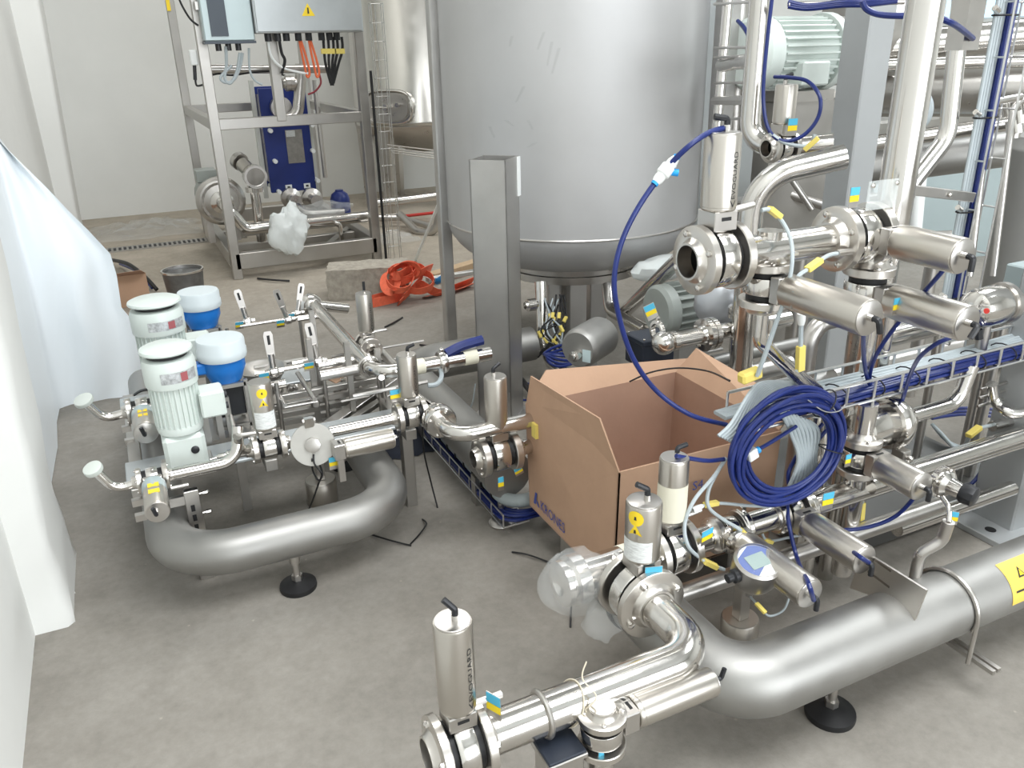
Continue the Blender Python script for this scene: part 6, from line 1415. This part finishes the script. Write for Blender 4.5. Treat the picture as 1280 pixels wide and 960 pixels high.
for k, (y_, d_) in enumerate(((5, 4.0), (60, 4.0), (72, 4.0), (104, 3.9), (150, 3.8), (126, 4.2))):
    solo('thin_rod', MB().cyl(gd(893, y_, 4.2), gd(948, y_-3+2*(k % 2), 3.5), .006 if k != 5 else .02, n=7), SAT, 'thin steel rod crossing level between the upright pipes', 'rod', 'level rods between the upright pipes')
solo('panel_wall', MB().box(gd(915, 60, 6.0), (.5, .1, 2.4)), CABG, 'pale grey machine panel seen behind the upright pipes', 'panel')
c = gd(976, 184, 3.35); s = 1/ppm(c); e = ln(c, 'z', 982, 106)
valve('rear_valve', 'upright actuator valve with marker plate below the large motor', c, X, Z, 22*s, 36*s, 40*s, e.z-c.z-18*s*.84-.04, 27*s, neck=.04, plug=V((1, 0, .2)), tagp=(c+V((-.02, -.07, .085)), 0, X, Z, .045, .05))
cable('blue_hose', 'blue hose looping round the rear valve below the large motor', [gd(966, -10, 3.3), gd(958, 60, 3.25), gd(954, 120, 3.2), (gd(960, 160, 3.2)), gd(978, 176, 3.2), gd(1003, 170, 3.2), gd(1022, 148, 3.2), gd(1025, 122, 3.2), gd(1010, 102, 3.25), gd(988, 97, 3.3), gd(968, 96, 3.35)], .014, BLU, 'hose')
tagged_cable('tagged_cable', 'grey cable with yellow marker below the rear valve', [gd(962, 166, 3.2), gd(980, 178, 3.2), gd(1005, 183, 3.2), gd(1016, 178, 3.2), gd(1018, 168, 3.2)], .014, ((.7, .06),))
for k in range(4): cable('blue_hose', 'short blue hose end bunched behind the upright pipes', [gd(922+k*2, 26+k*2, 3.9), gd(930+k, 34+k*2, 3.85), gd(936, 46, 3.8)], .016, BLU, 'hose', 'blue hose ends behind the upright pipes')
# hoses on the rail above
pipe('hose_rail', 'thin steel rail above the large motor', [gd(985, 6, 3.4), gd(1130, 2, 3.6)], .02, SAT, 'rail')
for k in range(3): cable('blue_hose', 'blue hose lashed along the rail above the large motor', [gd(985, 2+k*3, 3.4), gd(1010, 7+k*2, 3.4), gd(1050, 3+k*2, 3.4), gd(1085, 2+k*2, 3.4), gd(1120, 0+k, 3.5)], .016, BLU, 'hose', 'blue hoses on the upper rail')
cable('blue_hose', 'blue hose sagging from the rail behind the tall pipe to the ladder', [gd(1078, 2, 2.6), gd(1084, 12, 2.6), gd(1105, 19, 2.6), gd(1160, 21, 2.6), (gd(1190, 29, 2.6)), gy(1216, 48, vb.y-.03)], .016, BLU, 'hose')
pipe('bent_pipe', 'polished pipe coming down and slanting towards the bracket bar', [gd(1204, -20, 3.0), gd(1184, 172, 3.0), gd(1134, 236, 2.9), gd(1118, 300, 2.9), V((gd(1118, 300, 2.9).x, gd(1118, 300, 2.9).y, 0))], .055, POL, bend=.1)
solo('bracket_plate', MB().box(gd(1210, 12, 2.95), (.07, .06, .22)), SAT, 'perforated bracket plate near the top of the cable ladder', 'bracket')
for px, d_, lb in ((1246, 3.1, 'thin bent tube frame right of the cable ladder'), (1275, 3.4, 'thin upright tube at the far right edge')):
    pipe('tube_frame', lb, [gd(px-34, 345, d_-.1), gd(px-8, 128, d_), gd(px+30, 121, d_+.1)], .022, SAT, 'tube', bend=.05)
T = Thing('gauge_cluster', 'cluster of polished fittings on top of the buffer vessel', 'fittings', gd(1275, 150, 3.5))
for k, (px, py) in enumerate(((1262, 128), (1272, 138), (1280, 126), (1268, 150))): T.part('fitting', MB().cyl(gd(px, py, 3.5), gd(px+2, py+16, 3.5), .03, n=12), POL)
T.part('stem', MB().cyl(gd(1273, 140, 3.5), gd(1268, 172, 3.5), .018, n=10), SAT)
T.part('cable', MB().tube(spline([gd(1150, 110, 3.4), gd(1160, 130, 3.4), gd(1156, 150, 3.4), gd(1140, 165, 3.4)]), .018, 8), GRC)
# boards and bits beyond
pb_ = g(1190, 330)
solo('white_board', MB().box((pb_.x, pb_.y+.2, .45), (1.1, .03, .9), (V((.9, -.3, 0)).normalized(), V((.3, .9, 0)).normalized(), Z)), CAB, 'pale blue-white board standing beyond the bracket bar', 'board')
solo('red_bottle', MB().lathe(g(1122, 300, 0.0), Z, [(0, 0), (.05, 0), (.05, .16), (.02, .2), (.02, .24), (0, .24)], 14), RED, 'small red bottle beyond the tall pipe', 'bottle')
pipe('stand_pipe', 'white stand pipe with wide foot beyond the bracket bar', [gd(1150, 222, 4.4), gd(1144, 290, 4.4)], .06, WHT)
for k, (a_, b_, d_, D_) in enumerate((((955, 232), (1045, 262), 4.6, .05), ((960, 262), (1040, 244), 4.9, .03), ((955, 250), (1050, 252), 5.2, .04), ((990, 225), (1015, 262), 4.2, .03), ((955, 290), (1035, 300), 4.2, .05), ((1110, 300), (1190, 296), 4.2, .06))):
    pipe('scattered_pipe', ('slanting loose pipe seen through the elbow pipe', 'thin loose rod seen through the elbow pipe', 'level loose pipe seen through the elbow pipe', 'short leaning rod under the rear valve', 'dull pipe lying just above the header pipe', 'level pipe lying beyond the drop valves')[k], [gd(*a_, d_), gd(*b_, d_)], D_, SAT)
solo('grey_crate', MB().box(gd(1000, 275, 5.4), (.9, .4, .3)), PICK, 'low grey crate on the floor seen below the rear valve', 'crate', bev=.01)
solo('machine_base', MB().box((5.6, 5.0, .5), (2.2, .6, 1.0)), FRM, 'dark machine base under the fat level pipes', 'machine base', bev=.02)
# dull pipes behind the cardboard box
for k, (a_, b_, z_, D_, m_) in enumerate((((885, 478), (985, 448), .42, .07, SAT), ((890, 452), (1000, 430), .40, .05, PICK), ((930, 500), (1080, 462), .30, .08, PICK), ((1040, 470), (1200, 430), .34, .06, SAT))):
    p_ = g(*a_, z_); pipe('rear_line', ('polished line running close behind the cardboard box rim', 'dull thin line behind the cardboard box', 'fat dull line low behind the box', 'steel line low behind the cable tray')[k], [p_, ln(p_, 'x', *b_)], D_, m_)
solo('pump_cover', bagmesh(gd(905, 375, 3.3), .13, .1, .12, 14, 18, .06), mat('grey_film', (.45, .47, .50), .3, .3), 'grey film-covered pump head under the header valve', 'pump', ang=50)
for px, py, z_, D_, lb in ((915, 470, .1, .05, 'dark upright pipe behind the box rim'), (985, 455, .1, .06, 'dull upright pipe behind the slanting drop pipe'), (1045, 440, .1, .05, 'dull upright pipe under the forward actuators'), (1140, 470, .1, .06, 'dull upright pipe behind the main tray')):
    q_ = g(px, py, z_); pipe('rear_upright', lb, [V((q_.x, q_.y, 0)), V((q_.x, q_.y, .7))], D_, SAT)
# roof light window in the right wall
a_, b_ = gx(1140, 26, XR-.02), gx(1330, 20, XR-.02); zt_w = a_.z+.9
wn = struct('window_1', MB().box((XR-.01, (a_.y+b_.y)/2, (a_.z+zt_w)/2), (.03, abs(a_.y-b_.y), zt_w-a_.z)), mat('sky_pane', (.55, .70, .80), .2, emit=(.55, .78, .95, .9)))
for u in (0, .33, .66, 1): struct('window_frame', MB().box((XR-.04, a_.y+(b_.y-a_.y)*u, (a_.z+zt_w)/2), (.06, .06, zt_w-a_.z)), WHT, wn)
